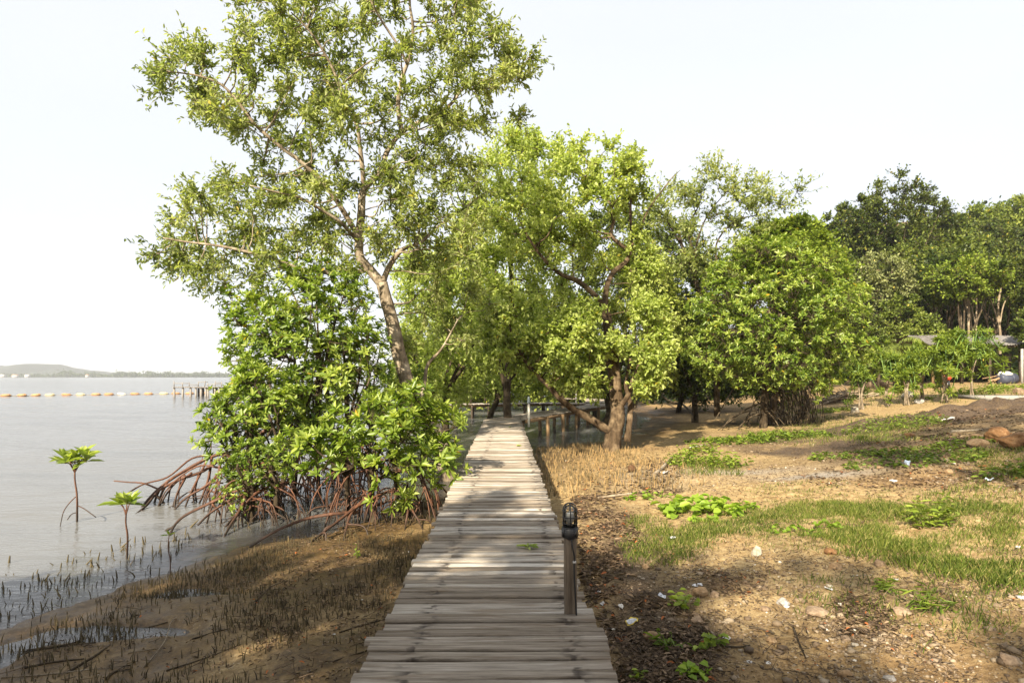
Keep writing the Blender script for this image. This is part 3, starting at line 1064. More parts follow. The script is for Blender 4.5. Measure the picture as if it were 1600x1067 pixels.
c1b = seg_clumps(tall_c, D0 - .1, 1.7, .45, 20, 1)
c1c = seg_clumps([(670, 470), (700, 440), (740, 450), (690, 500), (730, 500), (700, 540), (660, 560), (740, 540), (660, 430), (640, 520), (760, 480)], D0 + 1.2, .8, .45, 12, 1)
tall = make_tree('tall_tree', 'tall slender tree with pale forked trunk overhanging the left side of the boardwalk', [L1, LA, LB, LC, LD, LE, LF, LG, LH, LI, LJ], np.vstack([c1, c1b, c1c]),
                 (.115, .048), 'leaf_tall', 'bark_pale', base=tb, twigs=12, per=13, tw_r=.0035, tone=.08, up=.15, out=.35, grow_k=.013)

# ---- the lime-green tree right of the boardwalk
D1 = 18.9
cb = np.array([3.0, 18.9, .0])
K1 = limb([(957, 716), (957, 700), (960, 680), (966, 650), (963, 610), (957, 550), (949, 500), (946, 482)], D1, .30, .12)
K1[:5, 3] *= np.linspace(1.25, 1.0, 5)
K2 = limb([(955, 675), (925, 655), (898, 640), (875, 622), (858, 603), (838, 585), (818, 560), (800, 520), (790, 480)], D1, .125, .022, dd=[0, -.2, -.4, -.6, -.8, -.9, -1., -1., -1.])
K3 = limb([(946, 483), (926, 458), (901, 438), (876, 428), (850, 405), (825, 370), (805, 330)], D1, .10, .02, dd=[0, -.2, -.4, -.6, -.8, -.8, -.8])
K4 = limb([(946, 484), (947, 455), (957, 428), (977, 411), (984, 395), (969, 382), (955, 366), (959, 337), (948, 310), (930, 280), (915, 250), (905, 225)], D1, .095, .018, dd=[0, 0, .1, .1, 0, -.1, -.1, 0, .1, .2, .2, .2])
K5 = limb([(980, 410), (986, 378), (985, 322), (990, 270), (985, 235)], D1, .06, .014, dd=[.1, .3, .4, .4, .4])
K6 = limb([(984, 388), (1000, 362), (1012, 330), (1040, 291), (1052, 276), (1063, 266)], D1, .035, .006, dd=[.1, .2, .3, .3, .3, .3])
K7 = limb([(962, 640), (980, 620), (990, 590), (1005, 550), (1015, 500)], D1, .09, .02, dd=[0, -.3, -.5, -.7, -.8])
K8 = limb([(958, 560), (935, 575), (905, 590), (880, 588), (860, 600)], D1, .06, .012, dd=[0, -.4, -.6, -.8, -.9])
K9 = limb([(980, 690), (984, 655), (985, 630), (978, 600), (985, 560)], D1, .11, .04, dd=[.1, .15, .2, .2, .2])
cc = sample_clumps([(812, 250), (850, 225), (905, 226), (960, 222), (1000, 248), (1010, 290), (985, 335), (935, 345), (930, 420), (880, 450), (830, 420), (790, 390), (770, 320)], 80, D1, 1.9, 28, .55)
cd = sample_clumps([(978, 490), (1010, 460), (1042, 500), (1045, 560), (1020, 620), (985, 632), (985, 600), (978, 540), (935, 560), (930, 600), (900, 610), (860, 590), (850, 520), (890, 470), (930, 490), (935, 530), (975, 520)], 66, D1 - .8, 1.3, 27, .55)
ce = sample_clumps([(990, 355), (1030, 390), (1035, 450), (985, 450), (965, 430)], 14, D1 + .4, .8, 24, .6)
cf = sample_clumps([(760, 500), (820, 470), (860, 500), (850, 575), (800, 575), (760, 560)], 28, D1 - 1, .9, 27, .55)
make_tree('lime_green_tree', 'broad lime-green tree with dark forked trunk standing right of the boardwalk bend', [K1, K2, K3, K4, K5, K6, K7, K8, K9], np.vstack([cc, cd, ce, cf]),
          (.125, .07), 'leaf_lime', 'bark_central', base=cb, twigs=12, per=13, tw_r=.004, tone=.08, up=.2, out=.4, round_=True, trunk_sides=12, wob=.16)

# ---- trees behind the boardwalk
def auto_limbs(base, clumps, r, forks=4, lean=(0, 0)):
    """a trunk that splits towards the clumps"""
    base = np.asarray(base, float)
    top = clumps[:, :3].mean(0)
    hi = clumps[:, 2].max()
    fork = base + (top - base) * .45 + np.array([lean[0], lean[1], 0])
    tr = smooth_path(np.array([[*(base - [0, 0, .3]), r * 1.25], [*(base * .6 + fork * .4 + rng.normal(size=3) * [.12, .12, 0]), r * .9], [*fork, r * .75]]), 5)
    out = [tr]
    idx = rng.choice(len(clumps), min(forks, len(clumps)), replace=False)
    for k in idx:
        c = clumps[k, :3]
        st = tr[rng.integers(len(tr) // 2, len(tr))]
        mid = st[:3] * .5 + c * .5 + rng.normal(size=3) * .25 + np.array([0, 0, .15])
        out.append(smooth_path(np.array([[*st[:3], st[3] * .7], [*mid, st[3] * .45], [*c, .02]]), 5))
    return out


def bg_tree(name, label, poly, d, thick, n, rpx, basepx, leaf, lmat, bmat, r=.16, forks=4, group=None, **kw):
    cl = sample_clumps(poly, int(n * 1.6), d, thick, rpx, .5)
    bx = (basepx - CX) / F * d
    base = np.array([bx, d, g1(bx, d)])
    return make_tree(name, label, auto_limbs(base, cl, r, forks), cl, leaf, lmat, bmat, group, base=base, **kw)


GB = 'trees behind the boardwalk'
bg_tree('mangrove_tree', 'mid-green tree in the gap just right of the tall pale trunk', [(612, 450), (650, 395), (720, 370), (770, 400), (765, 480), (760, 570), (735, 618), (690, 628), (632, 622), (615, 540)], 24, 2.2, 55, 28, 700, (.16, .085), 'leaf_lime', 'bark_dark', group=GB, per=13, twigs=13, fold=False, tone=.02)
bg_tree('mangrove_tree', 'yellow-green tree rising behind the bend, between tall and lime-green trees', [(700, 330), (760, 250), (800, 195), (845, 225), (870, 330), (860, 440), (800, 520), (740, 480), (700, 420)], 23, 2.0, 62, 30, 800, (.15, .08), 'leaf_lime', 'bark_dark', group=GB, per=13, twigs=13, fold=False, tone=.12)
bg_tree('mangrove_tree', 'low bushy light-green tree above the far bend of the boardwalk', [(690, 500), (760, 470), (850, 470), (900, 500), (920, 600), (870, 622), (800, 618), (720, 618), (680, 590)], 29, 2.0, 55, 28, 770, (.19, .10), 'leaf_lime', 'bark_dark', group=GB, per=13, twigs=13, fold=False, tone=.08)
bg_tree('mangrove_tree', 'leafy tree directly behind the trunk of the lime-green tree', [(870, 440), (960, 400), (1040, 430), (1060, 520), (1040, 600), (960, 610), (880, 600)], 27, 2.0, 55, 29, 930, (.18, .09), 'leaf_mid', 'bark_dark', group=GB, per=13, twigs=13, fold=False, tone=.08)
bg_tree('mangrove_tree', 'dim green tree low behind the railed platform', [(620, 560), (700, 540), (780, 550), (800, 600), (760, 625), (640, 630)], 41, 2.5, 36, 24, 690, (.26, .13), 'leaf_mid', 'bark_dark', group=GB, per=13, twigs=13, fold=False)
bg_tree('mangrove_tree', 'dim green tree behind the boardwalk where it turns back left', [(800, 540), (900, 520), (960, 540), (970, 610), (900, 622), (810, 620)], 43, 2.5, 36, 24, 880, (.26, .13), 'leaf_mid', 'bark_dark', group=GB, per=13, twigs=13, fold=False)
bg_tree('mangrove_tree', 'deep-shaded dark tree right of the lime-green tree', [(1010, 450), (1070, 400), (1130, 420), (1140, 540), (1100, 600), (1040, 600), (1015, 540)], 31, 2.2, 60, 27, 1085, (.2, .1), 'leaf_dark', 'bark_dark', group=GB, per=13, twigs=13, fold=False)  # shadow of the taller trees is put into the dark leaf colour
bg_tree('mangrove_tree', 'dark low tree in the shade above the fallen branch', [(1000, 560), (1060, 520), (1150, 540), (1180, 600), (1130, 625), (1010, 618)], 38, 2.5, 50, 24, 1060, (.24, .12), 'leaf_dark', 'bark_dark', group=GB, per=13, twigs=13, fold=False, forks=5)  # dark leaf colour carries the shade under the trees here
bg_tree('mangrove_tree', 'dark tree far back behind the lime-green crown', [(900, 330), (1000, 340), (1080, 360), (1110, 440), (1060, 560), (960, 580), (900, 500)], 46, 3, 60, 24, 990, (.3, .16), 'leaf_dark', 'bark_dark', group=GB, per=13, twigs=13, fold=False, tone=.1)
bg_tree('mangrove_tree', 'dark tree far back behind the tall pale trunk', [(640, 470), (720, 440), (800, 440), (860, 480), (850, 590), (760, 610), (650, 600)], 47, 3, 60, 24, 740, (.3, .16), 'leaf_lime', 'bark_dark', group=GB, per=13, twigs=13, fold=False, tone=-.1)

for lab, px, top, d, w in [('pale-green bush at the back of the inlet, left of the far platform', 650, 555, 56, 70), ('pale-green bush at the back of the inlet, behind the platform rail', 712, 548, 58, 80), ('rounded bush at the back of the inlet, left of the white bend post', 775, 545, 57, 80),
                           ('rounded bush at the back of the inlet, right of the white bend post', 842, 540, 60, 85), ('bush at the back of the inlet beyond the far walkway lamp', 905, 545, 58, 80), ('dark bush at the back of the inlet behind the lime-green trunk', 975, 545, 62, 90)]:
    h_ = 628 - top
    bg_tree('mangrove_bush', lab, [(px - w * .5, 626), (px - w * .55, top + h_ * .5), (px - w * .3, top + h_ * .1), (px, top), (px + w * .3, top + h_ * .1), (px + w * .55, top + h_ * .5), (px + w * .5, 626)], d, 2.2, 30, 20, px, (.32, .17), 'leaf_mid', 'bark_dark', group='bushes at the back of the inlet', per=10, twigs=9, fold=False, tone=.02)

# sparse tree with dark stems against the sky
q1 = limb([(1120, 650), (1118, 560), (1105, 500), (1090, 450), (1078, 415), (1066, 385), (1060, 360)], 27, .13, .05)
q2 = limb([(1090, 450), (1086, 400), (1095, 360), (1110, 330), (1135, 300)], 27, .06, .015)
q3 = limb([(1066, 385), (1045, 350), (1030, 330)], 27, .06, .015)
q4 = limb([(1105, 500), (1120, 430), (1120, 380), (1150, 345), (1190, 335), (1225, 322)], 27, .055, .012, dd=[0, .3, .5, .5, .4, .2])
q5 = limb([(1086, 400), (1075, 360), (1090, 325), (1100, 300)], 27, .05, .015)
cs = np.vstack([seg_clumps([(1018, 340), (1035, 325), (1050, 345), (1065, 305), (1085, 300), (1100, 285), (1118, 282), (1140, 292), (1128, 310), (1160, 300), (1155, 330), (1190, 308), (1205, 318), (1228, 320), (1180, 335), (1120, 340), (1090, 340), (1070, 350), (1140, 350),
                            (1040, 380), (1070, 400), (1100, 380), (1125, 390), (1150, 375), (1050, 420), (1090, 430), (1120, 430), (1030, 400), (1020, 365), (1140, 410)], 27, 1.6, .8, 12, 2)])
make_tree('sparse_tree', 'open sparse tree with dark crooked stems rising behind the round mangrove', [q1, q2, q3, q4, q5], cs, (.17, .085), 'leaf_tall', 'bark_dark', base=P(1120, 650, 27), twigs=11, per=11, tw_r=.006, fold=False, tone=.1)

# mound of creeper over a tree
cv = sample_clumps([(1150, 420), (1180, 375), (1215, 346), (1250, 343), (1290, 372), (1318, 420), (1330, 500), (1290, 600), (1200, 620), (1140, 560)], 120, 29.5, 2.4, 28, .6)
cv2 = sample_clumps([(1170, 410), (1195, 372), (1222, 350), (1250, 348), (1285, 378), (1308, 425), (1260, 440), (1200, 440)], 75, 28.5, .7, 22, .6)
vb = np.array([(1255 - CX) / F * 29.5, 29.5, 0])
vb[2] = g1(vb[0], vb[1])
make_tree('creeper_covered_tree', 'dense green mound of creeper behind the top of the round mangrove', auto_limbs(vb, cv, .25, 6), np.vstack([cv, cv2]), (.15, .12), 'leaf_vine', 'bark_dark', base=vb, twigs=27, per=12, fold=False, tw_r=.006, out=.9, tone=-.04)
# ------------------------------------------------------------------ mangroves on prop roots
def arc_root(st, en, r0, bow=.22, forks=0):
    """a prop root: leaves the stem sideways, arches and drops to the mud; may fork near its end"""
    st = np.asarray(st, float)
    en = np.asarray(en, float)
    d = en - st
    h = np.linalg.norm(d[:2])
    m1 = st + d * np.array([.38, .38, .12]) + np.array([0, 0, bow * h * .5]) + rng.normal(size=3) * .03
    m2 = st + d * np.array([.76, .76, .52]) + np.array([0, 0, bow * h * .4]) + rng.normal(size=3) * .04
    b = MB()
    p = smooth_path(np.array([st, m1, m2, en - np.array([0, 0, .12])]), 4)
    r = np.linspace(r0, r0 * .68, len(p))
    r = r * (1 + .12 * rng.normal(size=len(p)))
    b.tube(p, r, 6, wob=.15)
    for _ in range(forks):
        k = rng.integers(len(p) // 3, len(p) - 3)
        q = p[k]
        e = np.array([q[0] + rng.normal() * .16 + d[0] * .10, q[1] + rng.normal() * .16 + d[1] * .10, 0])
        e[2] = g1(e[0], e[1]) - .12
        mm = q * .45 + e * .55 + np.array([rng.normal() * .03 + d[0] * .05, rng.normal() * .03, .08])
        pp = smooth_path(np.array([q, mm, e]), 4)
        b.tube(pp, np.linspace(r0 * .7, r0 * .5, len(pp)), 5, wob=.15)
    return b


def mangrove(name, label, stems, clumps, leaf, nroots, reach, traced=(), lmat='leaf_mangrove', group=None, r=.05, hmax=1.1, root_r=.0165, stem_top=None, az=None, tone=0., tw_r=.004, per=10, twigs=7, fold=True, bark='bark_dark', cat='mangrove'):
    b0 = np.array(stems[0])
    t = thing(name, label, cat, b0, group)
    limbs = []
    for sx, sy, sz in stems:
        near = clumps[np.argsort(np.hypot(clumps[:, 0] - sx, clumps[:, 1] - sy))[:max(4, len(clumps) // 3)]]
        c = near[:, :3].mean(0)
        lo = np.array([sx, sy, sz])
        mid = lo + (c - lo) * .4 + np.array([rng.normal() * .08, rng.normal() * .08, .25])
        limbs.append(smooth_path(np.array([[*(lo - [0, 0, .2]), r], [*mid, r * .85], [*c, r * .5]]), 6))
        for q in near[rng.choice(len(near), min(4, len(near)), replace=False)]:
            m2 = mid * .45 + q[:3] * .55 + rng.normal(size=3) * .12
            limbs.append(smooth_path(np.array([[*mid, r * .6], [*m2, r * .4], [*q[:3], .012]]), 5))
    tubes, br = grow(limbs, clumps, grow_k=.012)
    wb = MB()
    for a in tubes: wb.tube(a[:, :3], a[:, 3], 7, wob=.12)
    for a in br: wb.tube(a[:, :3], a[:, 3], 5, cap=False)
    fb = MB()
    foliage(fb, wb, clumps, clumps[:, :3].mean(0) - np.array([0, 0, .6]), leaf, twigs=twigs, per=per, tw_r=tw_r, up=.35, out=.55, rosette=True, tone=tone, fold=fold)
    wb.build('trunk', M[bark], t, smooth=True)
    fb.build('crown', M[lmat], t)
    for i in range(nroots):
        sx, sy, sz = stems[i % len(stems)]
        a = rng.random() * 6.283 if az is None else az[0] + (az[1] - az[0]) * rng.random()
        R = reach * (.35 + .75 * rng.random())
        h = (.25 + .75 * rng.random()) * min(hmax, R * 1.5)
        ex, ey = sx + math.cos(a) * R, sy + math.sin(a) * R
        arc_root((sx + math.cos(a) * .04, sy + math.sin(a) * .04, sz + h), (ex, ey, g1(ex, ey)), root_r * (.55 + .6 * rng.random()), .25, int(rng.integers(0, 3))).build('prop_root', M['root'], t, smooth=True)
    for (pts, rr, fk) in traced:
        b = MB()
        p = smooth_path(np.array(pts), 5)
        b.tube(p, np.linspace(rr * .8, rr * .5, len(p)), 7, wob=.2)
        for _ in range(fk):
            k = rng.integers(len(p) // 4, len(p) - 2)
            q = p[k]
            e = np.array([q[0] + rng.normal() * .22, q[1] + rng.normal() * .25, 0])
            e[2] = g1(e[0], e[1]) - .15
            mm = q * .5 + e * .5 + np.array([rng.normal() * .05, rng.normal() * .05, .1])
            pp = smooth_path(np.array([q, mm, e]), 4)
            b.tube(pp, np.linspace(rr * .6, rr * .4, len(pp)), 6, wob=.15)
        b.build('prop_root', M['root'], t, smooth=True)
    return t


def gp(px, py, dz=0.0):
    p = G(px, py)
    p[2] += dz
    return p


def wp(px, py, d):
    return P(px, py, d)


def at_ground(px, d):
    x = (px - CX) / F * d
    return (x, d, min(0.05, g1(x, d)))


GM = 'mangroves on red prop roots left of the boardwalk'
m1c = np.vstack([sample_clumps([(358, 455), (400, 440), (470, 430), (530, 432), (565, 465), (578, 520), (592, 585), (600, 650), (540, 690), (450, 680), (380, 640), (352, 570), (368, 510)], 130, 12.4, 1.3, 28, .5)])
mangrove('mangrove_tree', 'tallest bushy mangrove at the water edge, filling the space left of the pale trunk', [at_ground(500, 12.2), at_ground(545, 12.5), at_ground(455, 12.0)], m1c, (.155, .058), 46, 1.4, group=GM, hmax=1.5, twigs=8, tone=.04,
         traced=[([wp(470, 725, 12), wp(452, 745, 12), wp(446, 770, 12), wp(444, 800, 11.6)], .03, 1), ([wp(520, 720, 12.2), wp(500, 735, 12), wp(486, 760, 11.9), wp(484, 790, 11.8)], .03, 1)])
m2c = np.vstack([sample_clumps([(312, 632), (358, 622), (385, 570), (420, 570), (470, 640), (470, 700), (400, 735), (350, 720), (325, 670)], 54, 11.3, .8, 25, .5)])
tA = [([wp(420, 668, 11.6), wp(372, 702, 11.5), wp(331, 713, 11.5), wp(292, 733, 11.4), wp(262, 752, 11.4), wp(236, 775, 11.2), wp(215, 800, 10.9), wp(196, 812, 10.4)], .04, 3),
      ([wp(360, 706, 11.4), wp(318, 735, 11.3), wp(283, 748, 11.2), wp(250, 765, 11.2), wp(228, 790, 10.9), wp(206, 808, 10.4)], .035, 3),
      ([wp(250, 765, 11.3), wp(225, 755, 11.3), wp(200, 753, 11.4), wp(178, 751, 11.4)], .02, 0),
      ([wp(335, 711, 11.5), wp(300, 716, 11.6), wp(262, 745, 11.8), wp(220, 758, 12), wp(180, 785, 11.4), wp(152, 808, 10.5), wp(130, 822, 9.9)], .024, 0),
      ([wp(325, 715, 11.4), wp(312, 742, 11.3), wp(298, 770, 11.2), wp(287, 798, 10.9)], .03, 1),
      ([wp(331, 713, 11.5), wp(326, 745, 11.3), wp(318, 770, 11.2), wp(309, 792, 11.2)], .03, 1),
      ([wp(300, 738, 11.4), wp(285, 752, 11.3), wp(276, 775, 11.2), wp(268, 798, 10.9)], .025, 1),
      ([wp(290, 742, 11.4), wp(272, 756, 11.3), wp(258, 775, 11.2), wp(247, 795, 11)], .025, 1),
      ([wp(345, 720, 11.2), wp(340, 748, 11.1), wp(336, 775, 11), wp(332, 800, 10.8)], .03, 1),
      ([wp(350, 735, 11), wp(320, 760, 10.9), wp(290, 778, 10.8), wp(271, 798, 10.8)], .028, 0),
      ([wp(330, 690, 11.8), wp(329, 720, 11.8), wp(328, 760, 11.8), wp(328, 790, 11.7)], .012, 0),
      ([wp(345, 640, 11.9), wp(335, 668, 11.9), wp(318, 710, 11.9), wp(312, 735, 11.9)], .010, 0)]
mangrove('mangrove_tree', 'leftmost mangrove, its long red roots reaching out into the sea', [at_ground(352, 11.2), at_ground(392, 10.9), at_ground(425, 11.1)], m2c, (.155, .058), 42, 1.2, traced=tA, group=GM, hmax=1.2, tone=.05)
m3c = np.vstack([sample_clumps([(548, 660), (600, 625), (655, 625), (700, 650), (722, 695), (700, 735), (655, 745), (640, 782), (605, 778), (590, 735), (520, 738), (460, 730), (440, 705), (490, 690)], 46, 9.4, .6, 30, .6)])
tD = [([wp(642, 741, 9.6), wp(665, 744, 9.6), wp(685, 755, 9.6), wp(703, 776, 9.6)], .022, 0),
      ([wp(560, 800, 9.3), wp(520, 803, 9.1), wp(481, 810, 9), wp(440, 825, 8.7), wp(405, 845, 8.5), wp(372, 868, 8.2)], .032, 0),
      ([wp(600, 770, 9.6), wp(560, 790, 9.3), wp(520, 820, 8.9), wp(480, 850, 8.5)], .03, 2),
      ([wp(640, 790, 9.6), wp(646, 800, 9.4), wp(655, 815, 9.3), wp(664, 836, 9)], .022, 1),
      ([wp(640, 785, 9.6), wp(637, 800, 9.4), wp(634, 818, 9.3), wp(632, 832, 9.1)], .022, 0),
      ([wp(580, 770, 9.5), wp(550, 800, 9.2), wp(540, 830, 8.9), wp(536, 850, 8.6)], .028, 1)]
mangrove('mangrove_tree', 'low spreading mangrove with large bright leaves beside the boardwalk edge', [at_ground(585, 9.9), at_ground(632, 9.9), at_ground(545, 10.2)], m3c, (.175, .06), 44, .9, traced=tD, group=GM, hmax=.95, tone=.08, r=.05, twigs=6)
m4c = np.vstack([sample_clumps([(352, 720), (400, 700), (440, 715), (430, 770), (395, 800), (360, 800), (345, 765)], 26, 10.0, .4, 20, .6)])
tF = [([wp(395, 755, 10), wp(330, 785, 9.8), wp(290, 805, 9.6), wp(272, 822, 9.4), wp(262, 846, 8.9)], .032, 3), ([wp(400, 765, 10), wp(362, 780, 9.8), wp(330, 800, 9.7), wp(309, 820, 9.5)], .028, 1),
      ([wp(385, 760, 10), wp(378, 790, 9.7), wp(360, 820, 9.3), wp(350, 838, 9)], .03, 2), ([wp(420, 760, 10.2), wp(395, 775, 9.9), wp(372, 800, 9.7), wp(352, 822, 9.4)], .028, 1)]
t4 = mangrove('mangrove_shrub', 'small-leaved shrub low in front of the leftmost mangrove roots', [at_ground(392, 9.9), at_ground(425, 10.1)], m4c, (.075, .034), 22, .75, traced=tF, group=GM, hmax=.75, per=9, twigs=12, tone=-.02, tw_r=.003)
m5c = np.vstack([sample_clumps([(450, 500), (560, 470), (620, 520), (650, 620), (640, 680), (560, 690), (470, 670)], 40, 14.6, 1.0, 30, .6)])
mangrove('mangrove_tree', 'shaded mangrove at the back, half hidden behind the tallest one', [at_ground(520, 14.4), at_ground(575, 14.6)], m5c, (.16, .06), 34, 1.3, group=GM, hmax=1.5, tone=-.15)

# ---- round mangrove standing on dry ground at right
rc = np.vstack([sample_clumps([(1083, 500), (1092, 455), (1125, 430), (1150, 395), (1190, 380), (1240, 384), (1290, 412), (1335, 450), (1358, 490), (1348, 545), (1322, 585), (1270, 604), (1215, 590), (1165, 592), (1115, 590), (1085, 555)], 230, 24.6, 2.6, 25, .42)])
rb = gp(1192, 668)
rts = []
for pts in ([(1188, 630), (1165, 640), (1140, 658), (1122, 672)], [(1186, 640), (1160, 645), (1140, 655), (1128, 672)], [(1188, 645), (1168, 655), (1150, 675)], [(1196, 632), (1212, 648), (1226, 664)], [(1196, 640), (1208, 652), (1217, 666)], [(1150, 600), (1135, 625), (1118, 655)], [(1190, 610), (1230, 612), (1260, 606)], [(1212, 590), (1222, 610), (1235, 632)]):
    q = [P(x, y, rb[1] - (y - 610) * .012) for x, y in pts]
    rts.append((q, .04, 0))
rmt = mangrove('round_mangrove', 'large round mangrove with glossy yellow-green leaves standing on dry ground', [tuple(rb), (rb[0] + .55, rb[1] + .6, rb[2])], rc, (.225, .08), 6, 1.5, traced=rts, r=.16, hmax=1.4, root_r=.03, tone=.06, tw_r=.007, per=10, twigs=8, bark='bark_dark', cat='tree')
for ch in rmt.children:
    if ch.name.startswith('prop_root'): ch.data.materials[0] = M['bark_dark']
b = MB()
for _ in range(95):
    x = rb[0] + .5 + rng.random() * 2.4
    y = rb[1] + .2 + rng.random() * 2.0
    z0 = g1(x, y)
    zt = 1.4 + rng.random() * .9
    p = smooth_path(np.array([[x - .3 * rng.random(), y, zt], [x + rng.normal() * .08, y, (zt + z0) / 2], [x + rng.normal() * .2, y + rng.normal() * .1, z0 - .05]]), 3)
    b.tube(p, .012, 4, cap=False)
o = b.build('hanging_roots', M['bark_dark'], rmt, smooth=True)
o['kind'] = 'stuff'

# ---- seedlings standing in the shallows
def sapling(label, base, top, heads, leaf, roots, stem_r, n=10):
    base = np.asarray(base, float)
    t = thing('mangrove_sapling', label, 'sapling', base, 'mangrove saplings standing in the shallow water')
    b = MB()
    top = np.asarray(top, float)
    p = smooth_path(np.array([base - [0, 0, .15], base * .6 + top * .4 + [.015, 0, 0], base * .3 + top * .7 + [-.01, 0, 0], top]), 5)
    b.tube(p, np.linspace(stem_r, stem_r * .55, len(p)), 8, wob=.15)
    fb = MB()
    for hx, hy, hz in heads:
        e = top + np.array([hx, hy, hz])
        pp = smooth_path(np.array([p[-4], (p[-1] + e) / 2 + [0, 0, -.02], e]), 4)
        b.tube(pp, np.linspace(stem_r * .5, stem_r * .4, len(pp)), 6)
        k = np.arange(n)
        az = k * 2.4 + rng.random() * 6
        el = np.radians(4 + 74 * k / n + rng.normal(size=n) * 11)
        ax = np.stack([np.cos(az) * np.cos(el), np.sin(az) * np.cos(el), np.sin(el)], 1)
        up_ = np.stack([-np.cos(az) * np.sin(el), -np.sin(az) * np.sin(el), np.cos(el)], 1)
        s_ = (.85 + .3 * rng.random(n)) * (1 - .3 * (k / n) ** 2)
        fb.leaves(np.repeat(e[None], n, 0) - ax * .0, ax, up_, leaf[0] * s_, leaf[1] * s_, np.clip(.55 + .3 * k / n + rng.normal(size=n) * .12, 0, .93), cup=.2, droop=.14)
    b.build('stem', M['root'], t, smooth=True)
    fb.build('leaves', M['leaf_mangrove'], t)
    for q in roots:
        rb_ = MB()
        pp = smooth_path(np.array(q), 5)
        rb_.tube(pp, np.linspace(stem_r * .5, stem_r * .42, len(pp)), 6, wob=.12)
        rb_.build('prop_root', M['root'], t, smooth=True)
    return t


ds = 10.05
sapling('taller mangrove sapling in the water with a wide umbrella of leaves', (P(120, 812, ds)[0], ds, -.02), P(117, 722, ds), [(0, 0, .06), (-.2, .05, .05), (.19, -.03, .07), (.05, .14, .12), (-.08, -.12, .0), (-.13, .1, -.03), (.12, .1, .0)], (.25, .105),
        [[P(118, 776, ds), P(108, 786, ds - .02), P(99, 800, ds - .1), P(94, 822, ds - .3)], [P(122, 790, ds), P(132, 795, ds - .1), P(150, 808, ds - .1)], [P(122, 800, ds + .05), P(112, 803, ds), P(105, 812, ds - .05)]], .0165, 8)
ds = 7.9
sapling('shorter mangrove sapling in the water nearest the mud', (P(197, 873, ds)[0], ds, -.02), P(198, 790, ds), [(0, 0, .02), (-.11, .02, .03), (.07, -.03, .05)], (.22, .10), [[P(197, 800, ds), P(192, 792, ds), P(188, 786, ds)]], .0135, 7)
ds = 7.05
sapling('tiny two-leaved sapling at the very edge of the water', (P(264, 906, ds)[0], ds, .0), P(264, 836, ds), [(0, 0, .0)], (.09, .035), [], .007, 4)
# ------------------------------------------------------------------ wooded hillside on the right
GF = 'trees on the wooded hillside'


def hill_tree(label, px, top, d, w, bottom, lmat, bark='bark_dark', n=34, tone=0.0, r=.17, layers=False, twigs=9, per=9, leaf=(.42, .24), sides=None, name='forest_tree'):
    s = d / F
    x = (px - CX) * s
    base = np.array([x, d, g1(x, d)])
    zt = CZ + (HY - top) * s
    zb = CZ + (HY - bottom) * s
    rx = w * s / 2
    cl = []
    hh = (zt - zb)
    tries = 0
    while len(cl) < n and tries < 4000:
        tries += 1
        q = rng.normal(size=3)
        q /= np.linalg.norm(q)
        rad = rng.random() ** .35
        z = q[2] * rad
        # broader shoulder than a ball, flat below
        f = 1 - .35 * max(0, z)
        p = np.array([x + q[0] * rad * rx * f * .9, d + q[1] * rad * rx * f * .9, (zt + zb) / 2 + z * hh / 2 * .88])
        cr = rx * .30 * (.75 + .5 * rng.random())
        if any(np.linalg.norm((p - c[:3]) * [1, 1, 1.35]) < cr * .9 for c in cl): continue
        cl.append(np.array([*p, cr]))
    cl = np.array(cl)
    lean = rng.normal(size=2) * .5
    return make_tree(name, label, auto_limbs(base, cl, r, 5, lean), cl, leaf, lmat, bark, GF, base=base, twigs=twigs, per=per, tw_r=.018, fold=False, tone=tone, up=.3, out=.7, trunk_sides=7, grow_k=.012)


